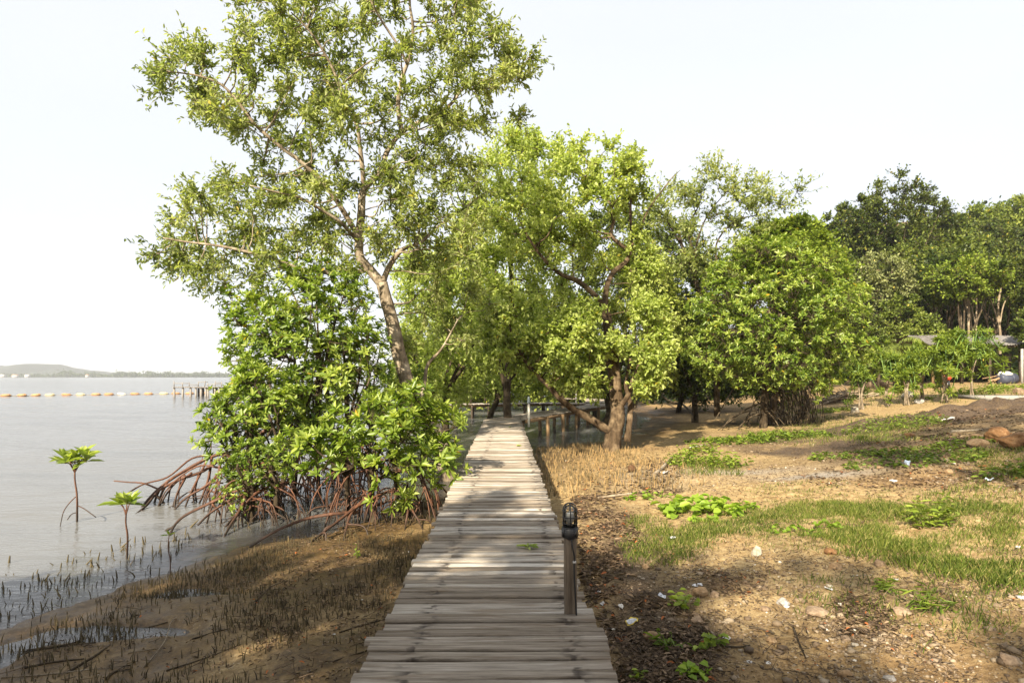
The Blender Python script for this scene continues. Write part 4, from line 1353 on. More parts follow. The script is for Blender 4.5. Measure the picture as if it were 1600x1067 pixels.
F_ = [  # px, top, d, width, crown bottom, material, tone, label
    (1275, 335, 74, 70, 430, 'leaf_forest', .0, 'forest tree on the skyline just right of the creeper mound'),
    (1318, 318, 72, 80, 420, 'leaf_forest', .05, 'dark forest tree on the skyline left of the highest crown'),
    (1400, 266, 68, 128, 420, 'leaf_forest', .14, 'highest forest tree with layered open crown on the skyline'),
    (1352, 300, 66, 90, 420, 'leaf_forest', .05, 'forest tree leaning against the left side of the highest crown'),
    (1450, 305, 74, 90, 420, 'leaf_forest', .05, 'forest tree on the skyline right below the highest crown'),
    (1492, 325, 84, 84, 430, 'leaf_forest', .0, 'forest tree in the skyline dip right of the highest crown'),
    (1535, 310, 86, 90, 420, 'leaf_mid', -.15, 'rounded forest tree on the right skyline'),
    (1585, 304, 86, 100, 420, 'leaf_mid', -.1, 'broad forest tree on the skyline at the right edge'),
    (1640, 300, 84, 110, 430, 'leaf_forest', .1, 'forest tree mostly cut off by the right edge of the view'),
    (1500, 360, 72, 110, 460, 'leaf_mid', -.2, 'mid-slope forest tree under the skyline dip'),
    (1570, 355, 70, 120, 470, 'leaf_forest', .1, 'mid-slope dark forest tree at right with one pale stem'),
    (1430, 380, 62, 110, 480, 'leaf_mid', -.2, 'mid-slope forest tree below the highest crown'),
    (1310, 390, 60, 90, 500, 'leaf_forest', .0, 'dark forest tree behind the grey-green one'),
    (1372, 395, 52, 105, 490, 'leaf_grey', .0, 'grey-green feathery tree right of the round mangrove'),
    (1405, 455, 50, 80, 540, 'leaf_mid', -.12, 'dark bushy tree left of the shed roof'),
    (1445, 490, 48, 70, 560, 'leaf_mid', -.05, 'low green tree over the left end of the shed'),
    (1350, 490, 44, 80, 560, 'leaf_dark', .1, 'dark low tree behind the right flank of the round mangrove'),
    (1508, 400, 50, 110, 472, 'leaf_vine', .05, 'bright-green tree with spreading crown above the shed'),
    (1478, 440, 53, 60, 478, 'leaf_vine', -.1, 'smaller bright-green tree hanging above the middle of the shed'),
    (1560, 400, 54, 110, 468, 'leaf_forest', .1, 'dark forest tree with high crown over the right of the shed'),
    (1625, 430, 50, 70, 500, 'leaf_forest', .1, 'dark forest tree at the right edge beside the pale pole'),
    (1475, 440, 61, 80, 580, 'leaf_dark', .0, 'added dark-leaved low tree standing in for the shade behind the left slender trunks'),  # this and the next two added: dark leaf colour paints the under-canopy shade
    (1535, 440, 61, 90, 580, 'leaf_dark', .0, 'added dark-leaved low tree standing in for the shade behind the forked slender trunk'),
    (1600, 440, 60, 90, 580, 'leaf_dark', .0, 'added dark-leaved low tree standing in for the shade at the right edge behind the shed'),
    (1460, 345, 80, 90, 450, 'leaf_mid', -.2, 'forest tree filling the slope right below the highest crown'),
    (1550, 345, 80, 110, 450, 'leaf_forest', .05, 'forest tree filling the slope below the right skyline'),
    (1615, 350, 78, 90, 460, 'leaf_mid', -.2, 'forest tree on the slope at the right edge'),
    (1618, 465, 40, 62, 560, 'leaf_dark', .05, 'dark leafy tree at the right edge covering the end of the shed roof'),
    (1460, 410, 58, 90, 475, 'leaf_forest', .05, 'dark high-crowned forest tree behind the bright-green ones'),
]
for px, top, d, w, bot, lm, tone, lab in F_:
    hill_tree(lab, px, top, d, w, bot, lm, n=58 if w > 85 else 42, tone=tone, leaf=(.0047 * d, .0026 * d), twigs=14, per=10)
# undergrowth over the slope
n = 26000
ux, uy = 4 + 90 * rng.random(n), 44 + 60 * rng.random(n)
k = (ux / uy * F + CX < 1750) & (ux > 6)
ux, uy = ux[k], uy[k]
ub = MB()
uz = gz(ux, uy, False) + rng.random(len(ux)) ** 2 * (1.2 + 2.2 * np.clip(vnoise(ux, uy, 5, 2) + .5, 0, 1))
far = uy > 50 + .0 * ux
ub.leaves(np.stack([ux, uy, uz], 1)[far], rand_dirs(far.sum()), unit(np.array([0, -.3, 1.]) + .8 * rand_dirs(far.sum())), .9, .5, np.clip(.4 + .2 * vnoise(ux, uy, 3, 1)[far] + rng.normal(size=far.sum()) * .15, 0, .93), fold=False)
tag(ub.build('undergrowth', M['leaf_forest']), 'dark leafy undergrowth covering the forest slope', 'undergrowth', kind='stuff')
# bare pale stems under the high crowns
for px, pt, d, r, lab in [(1511, 400, 51, .13, 'straight pale slender trunk second from left above the shed roof'), (1520, 430, 52, .11, 'reddish slender trunk beside the straight pale one'),
                          (1529, 440, 50.5, .11, 'forked pale slender trunk above the middle of the shed roof'), (1484, 430, 55, .11, 'slender trunk leftmost of those above the shed roof'),
                          (1549, 440, 56, .10, 'dim slender trunk right of the forked one'), (1560, 440, 52, .16, 'thick pale trunk rightmost of those above the shed roof'), (1467, 450, 56, .12, 'brown trunk behind the left part of the shed roof')]:
    x = (px - CX) / F * d
    z0 = g1(x, d)
    t = thing('slender_tree', lab, 'tree', (x, d, z0), 'slender trunks under the high forest crowns')
    zt = CZ + (HY - pt) * d / F
    b = MB()
    p = smooth_path(np.array([[x, d, z0 - .3], [x + rng.normal() * .15, d, z0 + (zt - z0) * .4], [x + rng.normal() * .3, d, z0 + (zt - z0) * .75], [x + rng.normal() * .4, d, zt]]), 5)
    b.tube(p, np.linspace(r * .72, r * .45, len(p)), 8, wob=.12)
    k = len(p) // 3
    for sgn in (-1, 1):
        q = smooth_path(np.array([p[k + 2], p[k + 5] + [sgn * .5, 0, .2], p[-1] + [sgn * 1.2, .4, -.6]]), 5)
        b.tube(q, np.linspace(r * .4, r * .2, len(q)), 6)
    b.build('trunk', M['bark_forest'], t, smooth=True)
    n = 10
    cl = np.array([[p[-1][0] + rng.normal() * 1.3, d + rng.normal() * 1.3, zt + rng.normal() * .7, 1.0] for _ in range(n)])
    fb = MB()
    foliage(fb, None, cl, cl[:, :3].mean(0) - [0, 0, .8], (.34, .2), twigs=9, per=9, fold=False, up=.3)
    fb.build('crown', M['leaf_forest'], t)

# ---- little palms left of the shed
def palm(label, px, d, h, n, L_):
    x = (px - CX) / F * d
    z0 = g1(x, d)
    t = thing('palm', label, 'palm', (x, d, z0), 'small palms left of the shed')
    b = MB()
    b.tube([[x, d, z0 - .2], [x + .05, d, z0 + h * .5], [x, d, z0 + h]], [.12, .09, .08], 8, wob=.15)
    b.build('trunk', M['bark_dark'], t, smooth=True)
    fb = MB()
    for i in range(n):
        a = i * 2.4 + rng.random() * .4
        el = .15 + 1.0 * rng.random()
        dv = np.array([math.cos(a), math.sin(a), 0])
        q = np.array([[x, d, z0 + h], *[[x, d, z0 + h] + dv * L_ * u + np.array([0, 0, L_ * (el * u - .95 * u * u)]) for u in (.3, .6, .85, 1.0)]])
        q = smooth_path(q, 4)
        fb.tube(q, np.linspace(.02, .006, len(q)), 4, tint=.5)
        k = np.repeat(q[2:], 6, 0) + rng.normal(size=(len(q[2:]) * 6, 3)) * .04
        tng = np.repeat(np.gradient(q, axis=0)[2:], 6, 0)
        sdv = np.cross(unit(tng), [0, 0, 1.]) * np.tile([1, -1], len(k) // 2)[:, None]
        ax = unit(unit(tng) * .5 + sdv + np.array([0, 0, -.5]))
        fb.leaves(k, ax, np.repeat([[0, 0, 1.]], len(k), 0), L_ * .32, .05, np.clip(.45 + rng.normal(size=len(k)) * .12, 0, .93), fold=False)
    fb.build('crown', M['leaf_mid'], t)


palm('small palm with feathery fronds behind the bushy plants', 1372, 40, 2.3, 12, 1.7)
palm('second small palm, closer to the left end of the shed', 1398, 43, 2.6, 14, 2.0)

# ---- shed
d = 43.0
s = d / F
x0, x1 = (1421 - CX) * s, (1640 - CX) * s
zg = g1((x0 + x1) / 2, d)
ze, zr = CZ + (HY - 541) * s, CZ + (HY - 524) * s
sh = thing('shed', 'low open shed with patched grey sheet roof under the forest', 'shed', (x0, d, zg))
nsh = 9
for k in range(nsh):
    xa, xb = x0 + (x1 - x0) * k / nsh, x0 + (x1 - x0) * (k + 1) / nsh
    b = MB()
    u = np.linspace(xa + .01, xb + .08, 25)
    wv = .03 * np.sin(u * 2 * np.pi / .18)
    oz = rng.normal() * .02
    rows = []
    for (yy, zz) in ((d - 2.2, ze), (d + .2, zr)):
        rows.append(np.stack([u, np.full_like(u, yy + rng.normal() * .08), zz + wv + oz + .012 * (k % 2)], 1))
    V = np.vstack(rows)
    V2 = V - [0, 0, .012]
    n = len(u)
    i = np.arange(n - 1)
    b.add(np.vstack([V, V2]), np.vstack([np.stack([i, i + 1, i + n + 1, i + n], 1), np.stack([i + 2 * n, i + 3 * n, i + 3 * n + 1, i + 2 * n + 1], 1)]))
    o = b.build('roof_sheet', M['roof_pale' if k in (4, 5, 8) else 'roof_sheet'], sh)
b = MB()
V = np.array([[x0, d + .22, zr], [x1, d + .22, zr], [x1, d + 3.4, ze + .3], [x0, d + 3.4, ze + .3]])
b.add(np.vstack([V, V - [0, 0, .03]]), np.array([[0, 1, 2, 3], [7, 6, 5, 4]]))
b.build('back_roof', M['roof_sheet'], sh)
for px in (1427, 1470, 1512, 1557, 1572, 1598):
    for yy in (d - 2.0, d + 3.2):
        b = MB()
        xx = (px - CX) * s
        b.box((xx, yy, (zg - .2 + ze) / 2 - .02), (.14, .14, ze - zg + .1), tint=.4)
        b.build('post', M['pile_wood' if px == 1427 else 'dark_timber'], sh)
b = MB()
b.box(((x0 + x1) / 2, d - 2.05, ze - .10), (x1 - x0, .1, .14))
b.box(((x0 + x1) / 2, d + .2, zr - .12), (x1 - x0, .1, .14))
b.build('beam', M['dark_timber'], sh)
b = MB()
b.box(((x0 + x1) / 2 + 2, d + 3.35, zg + 1.0), (x1 - x0 - 4, .08, 2.2))
b.build('back_wall', M['dark_timber'], sh)
b = MB()
px0 = (1597 - CX) / F * 39
b.tube([[px0, 39, g1(px0, 39) - .2], [px0, 39, 2.3 + 43 / F * 39]], .075, 10)
tag(b.build('pole', M['rock_grey'], origin=(px0, 39, g1(px0, 39))), 'pale grey pole at the right edge in front of the shed', 'pole')
# drum beside the shed
dd = 39.5
xx, z0 = (1574 - CX) / F * dd, g1((1574 - CX) / F * dd, dd)
t = thing('drum', 'big drum lying on its side, white above and dark blue below', 'drum', (xx, dd, z0))
b = MB()
b.tube([[xx - .55, dd, z0 + .36], [xx - .5, dd, z0 + .36], [xx + .5, dd + .1, z0 + .36], [xx + .55, dd + .1, z0 + .36]], [.3, .36, .36, .3], 18)
for q in (-.2, .2): b.tube([[xx + q - .02, dd + .05, z0 + .36], [xx + q + .02, dd + .05, z0 + .36]], .38, 18)
b.build('barrel', M['blue_paint'], t)
b = MB()
b.tube([[xx - .52, dd, z0 + .52], [xx - .4, dd, z0 + .6], [xx + .1, dd, z0 + .64], [xx + .45, dd + .1, z0 + .56]], [.12, .2, .2, .12], 12, wob=.2)
b.build('cover', M['white_plastic'], t)
b = MB()
xk = (1550 - CX) / F * dd
for k in range(9): b.tube([[xk + rng.normal() * .3, dd + rng.normal() * .2, g1(xk, dd) + .05 * k], [xk + .9 + rng.normal() * .2, dd + rng.normal() * .3, g1(xk, dd) + .35 + .1 * k * rng.random()]], .035, 6)
tag(b.build('timber_pile', M['pile_wood'], origin=(xk, dd, g1(xk, dd))), 'loose pile of sticks leaning beside the drum', 'timber pile')

# red scooter half hidden behind the bushy plants
dd = 36.0
xx = (1478 - CX) / F * dd
z0 = g1(xx, dd)
t = thing('scooter', 'red motor scooter parked behind the bushy plants', 'scooter', (xx, dd, z0))
for sx in (-.6, .6):
    b = MB()
    th = np.linspace(0, 2 * np.pi, 19)
    b.tube(np.stack([xx + sx + .2 * np.cos(th), np.full(19, dd), z0 + .24 + .2 * np.sin(th)], 1), .05, 8)
    w = b.build('wheel', M['cable'], t)
    b = MB()
    b.tube([[xx + sx, dd - .04, z0 + .24], [xx + sx, dd + .04, z0 + .24]], .11, 12)
    b.build('hub', M['silver'], w, origin=tuple(t.location))
b = MB()
b.tube(smooth_path([[xx - .75, dd, z0 + .62], [xx - .35, dd, z0 + .62], [xx - .05, dd, z0 + .36], [xx + .25, dd, z0 + .36], [xx + .45, dd, z0 + .75], [xx + .5, dd, z0 + .95]], 4), [.08] + [.16] * 12 + [.13] * 7 + [.1], 10)
b.build('body', M['red_paint'], t, smooth=True)
b = MB()
b.tube([[xx - .75, dd, z0 + .78], [xx - .5, dd, z0 + .82], [xx - .1, dd, z0 + .76]], [.08, .13, .1], 10)
b.build('seat', M['cable'], t, smooth=True)
b = MB()
b.tube([[xx + .42, dd - .3, z0 + 1.05], [xx + .5, dd, z0 + 1.0], [xx + .42, dd + .3, z0 + 1.05]], .025, 7)
b.build('handlebar', M['black_metal'], t)
b = MB()
b.tube([[xx + .52, dd, z0 + .92], [xx + .62, dd, z0 + .9]], [.09, .06], 10)
b.build('headlight', M['white_plastic'], t)

t.rotation_euler = (0, 0, 1.15)

# ---- bushy plants with arching stems
def arch_plant(label, px, py, d, h, spread, n, name='arching_plant'):
    x = (px - CX) / F * d
    z0 = g1(x, d)
    t = thing(name, label, 'plant', (x, d, z0), 'bushy arching plants in front of the shed')
    b = MB()
    for k in range(5):
        a = rng.random() * 6.3
        b.tube(smooth_path([[x + math.cos(a) * .13, d + math.sin(a) * .13, z0 - .1], [x + math.cos(a) * .06, d, z0 + h * .35], [x + math.cos(a) * .22, d + math.sin(a) * .2, z0 + h * .7]], 4), np.linspace(.034, .026, 9), 7, wob=.25)
    b.build('trunk', M['bark_pale'], t, smooth=True)
    fb = MB()
    tops = []
    for k in range(n):
        a = rng.random() * 6.283
        R = spread * (.3 + .7 * rng.random())
        zt = h * (.62 + .45 * rng.random())
        e = np.array([x + math.cos(a) * R, d + math.sin(a) * R, z0 + zt - (R / spread) ** 2 * h * (.15 + .85 * rng.random() * (rng.random() < .5))])
        p = smooth_path(np.array([[x, d, z0 + h * .55], [x + math.cos(a) * R * .45, d + math.sin(a) * R * .45, z0 + zt + .12 * h], e]), 4)
        fb.tube(p, np.linspace(.035, .022, len(p)), 4, tint=np.clip(.5 + rng.normal() * .2, .05, .93))
        tops.append([*e, .24])
        tops.append([*p[len(p) // 2 + 1], .26])
    fb2 = MB()
    tc = np.array(tops)
    foliage(fb2, None, tc, (x, d, z0 + h * .5), (.27, .055), twigs=5, per=7, rosette=True, tw_len=.6, tone=-.05, fold=False)
    fb.build('arching_stems', M['cactus'], t, smooth=True)
    fb2.build('foliage', M['leaf_mid' if rng.random() < .4 else 'leaf_vine'], t)


for px, py, d, h, sp, n, lab in [(1345, 607, 31, 2.0, .9, 18, 'bushy arching plant beside the flank of the round mangrove, leftmost of its row'), (1384, 605, 31, 2.2, 1.0, 22, 'bushy arching plant with pale drooping stems over the white boulders'),
                                 (1416, 607, 30, 2.0, .8, 18, 'small bushy arching plant near the left end of the shed'), (1440, 608, 31, 2.3, 1.0, 24, 'dark dense arching plant with twisted trunk'),
                                 (1476, 612, 28.5, 2.5, 1.15, 30, 'wide bushy arching plant in front of the red scooter'), (1517, 614, 28, 2.5, 1.3, 34, 'largest bushy arching plant, rightmost, with bundled pale trunk')]:
    arch_plant(lab, px, py, d, h, sp, n)
# ------------------------------------------------------------------ boardwalk
DZ = .80
bw_ = thing('boardwalk', 'weathered grey plank boardwalk on wooden piles, bending right then left', 'boardwalk', (0, 0, 0))


def strip_deck(pts, wL, wR, pw, z, name, jitter=.02, skip=None, first=0.0):
    """planks laid across a path; each plank is a thin board with its own tone, tilt and ragged ends"""
    p = np.asarray(pts, float)
    seg = np.linalg.norm(np.diff(p, axis=0), axis=1)
    cum = np.concatenate([[0], np.cumsum(seg)])
    b = MB()
    u = first
    while u < cum[-1] - .02:
        w = pw * (.82 + .4 * rng.random())
        gap = .010 + .020 * rng.random() ** 2
        uc = u + w / 2
        i = min(np.searchsorted(cum, uc) - 1, len(seg) - 1)
        i = max(i, 0)
        f = (uc - cum[i]) / seg[i]
        c = p[i] + (p[i + 1] - p[i]) * f
        dr = (p[i + 1] - p[i]) / seg[i]
        # turn smoothly with the path
        if f > .85 and i + 1 < len(seg): dr = unit(dr * .7 + .3 * (p[i + 2] - p[i + 1]) / seg[i + 1])
        ang = math.atan2(dr[1], dr[0]) + rng.normal() * .006
        dx = np.array([math.sin(ang), -math.cos(ang)])     # to the right
        dy = np.array([math.cos(ang), math.sin(ang)])
        l, r = -wL + rng.normal() * jitter, wR + rng.normal() * jitter
        if skip and skip(uc): r = skip(uc) + rng.normal() * .004
        ti = rng.random()
        zz = z + rng.normal() * .004
        n = 9
        th = .03
        xs_ = np.linspace(l, r, n)
        bow = rng.normal() * .004
        dzv = bow * np.cos(np.linspace(-1.5, 1.5, n)) + rng.normal(size=n) * .0007 + rng.normal() * .003 * np.linspace(-1, 1, n)
        e0 = -w / 2 + rng.normal(size=n) * .0016
        e1 = w / 2 + rng.normal(size=n) * .0016
        rows = []
        rb_ = .004
        for off, zo in ((e0, -th), (e0, -rb_), (e0 + rb_, 0 * e0), (e1 - rb_, 0 * e1), (e1, -rb_), (e1, -th)):
            q = c[None] + dx[None] * xs_[:, None] + dy[None] * np.broadcast_to(off, (n,))[:, None]
            rows.append(np.column_stack([q, zz + dzv + zo]))
        V = np.stack(rows, 0)      # 6 x n x 3
        idx = np.arange(6 * n).reshape(6, n)
        fs = []
        for a in range(6):
            k = (a + 1) % 6
            fs.append(np.stack([idx[a, :-1], idx[a, 1:], idx[k, 1:], idx[k, :-1]], 1))
        ends = [idx[:, 0][None, ::1], idx[:, -1][None, ::-1]]
        b.add(V.reshape(-1, 3), [np.vstack(fs)] + ends, ti)
        u += w + gap
    return b.build(name, M['deck'], bw_)


ROT = .0102
rm = np.array([[math.cos(ROT), -math.sin(ROT)], [math.sin(ROT), math.cos(ROT)]])


def dk(x, y): return rm @ np.array([x, y])


strip_deck([dk(0, -2.6), dk(0, 3.84)], .745, .56, .084, DZ + .022, 'near_deck', .012)
strip_deck([dk(0, 3.85), dk(0, 22.3)], .735, .53, .08, DZ, 'main_deck', .013, skip=lambda u: .335 if u < .14 else None)
strip_deck([dk(-.1, 22.0), dk(.35, 23.2), (2.45, 28.4), (4.6, 33.4), (4.9, 35.2)], .72, .6, .11, DZ - .03, 'bend_deck', .03)
strip_deck([(5.2, 35.0), (2.0, 36.0), (-1.0, 35.0), (-4.4, 34.3)], .6, .75, .12, DZ - .02, 'far_deck', .03)
strip_deck([(4.9, 35.6), (5.4, 40), (3.0, 44.0), (-3.0, 45.5)], .7, .7, .14, DZ + .03, 'back_deck', .03)


def beam(pts, z, w=.07, h=.12):
    b = MB()
    for a, c in zip(pts[:-1], pts[1:]):
        a = np.asarray(a)
        c = np.asarray(c)
        m = (a + c) / 2
        L_ = np.linalg.norm(c - a)
        b.box((m[0], m[1], z), (w, L_ - .004, h), rz=math.atan2(c[1] - a[1], c[0] - a[0]) - math.pi / 2)
    b.build('beam', M['pile_wood'], bw_)


for x in (-.52, .33): beam([dk(x, -2.5), dk(x, 3.83)], DZ - .075)
for x in (-.50, .30): beam([dk(x, 3.95), dk(x, 22.2)], DZ - .098)
for o in (-.5, .5):
    beam([(.0 + o * .9, 22.6 - o * .4), (2.45 + o * .92, 28.4 - o * .4), (4.6 + o * .9, 33.4 - o * .4)], DZ - .13)
beam([(5.0, 34.6), (2.0, 35.6), (-1.0, 34.6), (-4.3, 33.9)], DZ - .12)
beam([(5.0, 35.4), (2.0, 36.4), (-1.0, 35.4), (-4.3, 34.7)], DZ - .12)


def pile(x, y, zt, r=.065, mt='pile_wood'):
    b = MB()
    z0 = g1(x, y) - .25
    b.tube(smooth_path([[x, y, z0], [x + rng.normal() * .012, y, (z0 + zt) / 2], [x + rng.normal() * .01, y, zt]], 3), r * np.linspace(1.05, .92, 7), 9, wob=.14)
    b.build('pile', M[mt], bw_, smooth=True)


for y in (-2, 0.4, 2.4, 5.2, 7.2, 9.2, 11.2, 13.2, 15.2, 17.2, 19.2, 21.3):
    for x in (-.58, .385):
        q = dk(x, y)
        pile(q[0], q[1], DZ - .04)
for t_ in np.linspace(0.16, 1, 6):
    for o in (-.5, .52):
        c = np.array([.2, 22.9]) * (1 - t_) + np.array([4.6, 33.4]) * t_
        pile(c[0] + o * .92, c[1] - o * .4, DZ - .075, .075)
for x, y in ((4.6, 34.5), (3.2, 34.9), (1.8, 35.4), (.7, 35.1), (-.3, 34.7), (-1.3, 34.5), (-2.2, 34.3), (-3.1, 34.15), (-4.1, 33.95)):
    pile(x, y, DZ - .06, .07, 'dark_timber')
    pile(x, y + .85, DZ - .06, .07, 'dark_timber')
# low bench rail on the far platform
for x in (-3.9, -3.1, -2.3, -1.5, -.8):
    b = MB()
    b.box((x, 34.95, DZ + .3), (.1, .1, .56))
    b.build('bench_post', M['dark_timber'], bw_)
b = MB()
b.box((-2.35, 34.95, DZ + .62), (3.5, .5, .07))
b.box((-1.9, 34.95, DZ + 1.05), (2.3, .09, .1))
b.build('bench_rail', M['dark_timber'], bw_)
for x in (-2.95, -1.0):
    b = MB()
    b.box((x, 34.95, DZ + .83), (.09, .09, .35))
    b.build('bench_post', M['dark_timber'], bw_)


# ------------------------------------------------------------------ caged lamp on its post
def bollard(label, x, y, zb, zt, full=True, lean=(0, 0)):
    t = thing('bollard_lamp', label, 'lamp', (x, y, zb), 'bollard lamps along the boardwalk')
    b = MB()
    hgt = zt - zb
    n = 12
    prof = []
    for k in range(n):
        u = k / (n - 1)
        prof.append([x + lean[0] * u, y + lean[1] * u, zb - .25 + (hgt + .25) * u])
    prof = np.array(prof)
    # square timber with worn corners
    w = .038
    sec = np.array([[-1, -.75], [-.75, -1], [.05, -1], [.12, -.86], [.2, -1], [.75, -1], [1, -.75], [1, .75], [.75, 1], [-.75, 1], [-1, .75]]) * w
    V = np.array([[[p[0] + s_[0] * (1 + .03 * math.sin(k * 1.7)), p[1] + s_[1], p[2]] for s_ in sec] for k, p in enumerate(prof)])
    m = len(sec)
    idx = np.arange(n * m).reshape(n, m)
    fs = np.vstack([np.stack([idx[:-1, j], idx[:-1, (j + 1) % m], idx[1:, (j + 1) % m], idx[1:, j]], 1) for j in range(m)])
    b.add(V.reshape(-1, 3), [fs, idx[-1][None]])
    b.build('post', M['post_wood' if full else 'white_paint'], t)
    tx, ty = x + lean[0], y + lean[1]
    if not full:
        b = MB()
        b.tube([[tx, ty, zt], [tx, ty, zt + .07], [tx, ty, zt + .07], [tx, ty, zt + .2], [tx, ty, zt + .25]], [.06, .06, .05, .05, .02], 12)
        b.build('lamp_head', M['lamp_head_grey'], t)
        return t
    # cast base
    b = MB()
    b.tube([[tx, ty, zt - .012], [tx, ty, zt + .004], [tx, ty, zt + .055], [tx, ty, zt + .06]], [.040, .053, .053, .047], 20)
    for a in range(4):
        c, s_ = math.cos(a * 1.571 + .6), math.sin(a * 1.571 + .6)
        b.box((tx + c * .053, ty + s_ * .053, zt + .03), (.014, .014, .05), rz=a * 1.571 + .6)
    b.build('lamp_base', M['black_metal'], t, smooth=False)
    # guard cage
    cg = MB()
    R, z0, zc, zt2 = .047, zt + .058, zt + .165, zt + .212
    for a in range(6):
        c, s_ = math.cos(a * math.pi / 3 + .52), math.sin(a * math.pi / 3 + .52)
        q = [[tx + c * R, ty + s_ * R, z0]] + [[tx + c * R, ty + s_ * R, zc]] + [[tx + c * R * math.cos(e), ty + s_ * R * math.cos(e), zc + (zt2 - zc) * math.sin(e)] for e in (.3, .6, .9, 1.2, 1.5)]
        cg.tube(q, .0034, 6)
    th = np.linspace(0, 2 * np.pi, 25)
    for zz, r_ in ((z0 + .028, R), (z0 + .066, R), (zc, R), (z0 + .003, R + .001)):
        cg.tube(np.stack([tx + r_ * np.cos(th), ty + r_ * np.sin(th), np.full(25, zz)], 1), .0032, 6)
    cg.build('cage', M['black_metal'], t)
    gl = MB()
    gl.tube([[tx, ty, z0]] + [[tx, ty, zc]] + [[tx, ty, zc + .036 * math.sin(e)] for e in (.4, .8, 1.2, 1.5)], [.037, .037] + [.037 * math.cos(e) for e in (.4, .8, 1.2, 1.5)], 18)
    gl.build('glass', M['glass'], t, smooth=True)
    bl = MB()
    bl.tube([[tx, ty, z0 + .01], [tx, ty, z0 + .03], [tx, ty, z0 + .035], [tx, ty, z0 + .055], [tx, ty, z0 + .085], [tx, ty, z0 + .1]], [.016, .016, .02, .029, .026, .008], 12)
    bl.build('bulb', M['white_plastic'], t, smooth=True)
    ca = MB()
    yy = ty - .05
    pts = smooth_path([[tx + .005, yy - .003, zt - .005], [tx + .012, yy - .008, zt - .06], [tx + .024, y - .052, zt - .12], [tx + .022, y - .052, zt - .2], [x + .03, y - .051, zb + hgt * .45], [x + .041, y - .051, zb + hgt * .25], [x + .042, y - .052, zb + hgt * .02], [x + .042, y - .052, zb - .1]], 5)
    ca.tube(pts, .0055, 7)
    ca.build('cable', M['cable'], t, smooth=True)
    cl = MB()
    cl.box((tx + .023, y - .053, zt - .145), (.02, .016, .012))
    cl.build('cable_clip', M['white_plastic'], t)
    cr = MB()
    cr.tube(smooth_path([[x + .006, y - .0425, zb - .05], [x + .004, y - .0425, zb + .12], [x + .012, y - .0425, zb + .2], [x + .008, y - .0425, zb + .3]], 4), np.linspace(.0035, .001, 13), 4)
    cr.build('crack', M['cable'], t)
    return t


yb = 3.93
bollard('black caged lamp on a split wooden post at the near right edge of the boardwalk', (893.5 - CX) / F * yb, yb, g1(.37, yb), CZ - (838 - HY) / F * yb, True, (-.012, 0))
bollard('short white post with grey lamp head at the bend of the boardwalk', (826 - CX) / F * 22.6, 22.35, DZ - .05, CZ - (630 - HY) / F * 22.6, False)
bollard('distant white post lamp where the boardwalk turns back left', (901 - CX) / F * 35.9, 36.2, DZ - .05, CZ - (612 - HY) / F * 35.9, False)

# leafy sprig dropped on the planks
c = P(825, 857, 5.45)
c[2] = DZ + .008
t = thing('leaf_sprig', 'fresh green leaf sprig lying on the boardwalk planks', 'leaves', c)
b = MB()
b.tube(smooth_path([c + [-.1, .03, .004], c + [0, 0, .018], c + [.09, -.02, .006]], 4), .003, 5, tint=.4)
n = 13
az = rng.random(n) * 6.28
b.leaves(c + np.stack([rng.normal(size=n) * .045, rng.normal(size=n) * .016, .012 + .012 * rng.random(n)], 1), np.stack([np.cos(az), np.sin(az), .25 * rng.random(n)], 1), unit(np.array([0, 0, 1.]) + .5 * rand_dirs(n)), .07, .03, np.clip(.5 + .25 * rng.normal(size=n), 0, .93))
b.build('leaves', M['leaf_lime'], t)
# small fallen leaves on the planks
for i, (px, py, r, lab) in enumerate([(795, 668, 1.2, 'fallen green leaf on the sunlit far planks, left of the white post'), (806, 697, .3, 'tiny dry leaf near the far end of the boardwalk')]):
    d = (CZ - DZ) * F / (py - HY)
    c = P(px, py, d)
    c[2] = DZ + .012
    b = MB()
    b.leaves(c[None], np.array([[math.cos(r), math.sin(r), .1]]), np.array([[.1, 0, 1.]]), .14, .07, np.array([.5 if i == 0 else .97]))
    tag(b.build('fallen_leaf', M['leaf_lime'], origin=tuple(c)), lab, 'leaf')
# ------------------------------------------------------------------ stones, litter and plants on the shore
def ico(sub=3):
    bm = bmesh.new()
    bmesh.ops.create_icosphere(bm, subdivisions=sub, radius=1)
    V = np.array([v.co for v in bm.verts])
    Fc = np.array([[v.index for v in f.verts] for f in bm.faces])
    bm.free()
    return V, Fc


ICO3, ICO1 = ico(4), ico(1)


def rock_verts(seed, cuts=7, rough=.1):
    r_ = np.random.default_rng(seed)
    V = ICO3[0].copy()
    for _ in range(cuts):                     # chipped flat faces
        n = unit(r_.normal(size=3))
        h = .58 + .3 * r_.random()
        d = V @ n
        V = V - np.where(d > h, (d - h) * .86, 0)[:, None] * n
    k = vnoise(V[:, 0] + 3 * V[:, 2], V[:, 1] - 2 * V[:, 2], .45, seed % 6) + .5 * vnoise(V[:, 0] - V[:, 2], V[:, 1] + V[:, 2] * 2, .18, (seed + 1) % 6)
    return V * (1 + rough * k)[:, None]


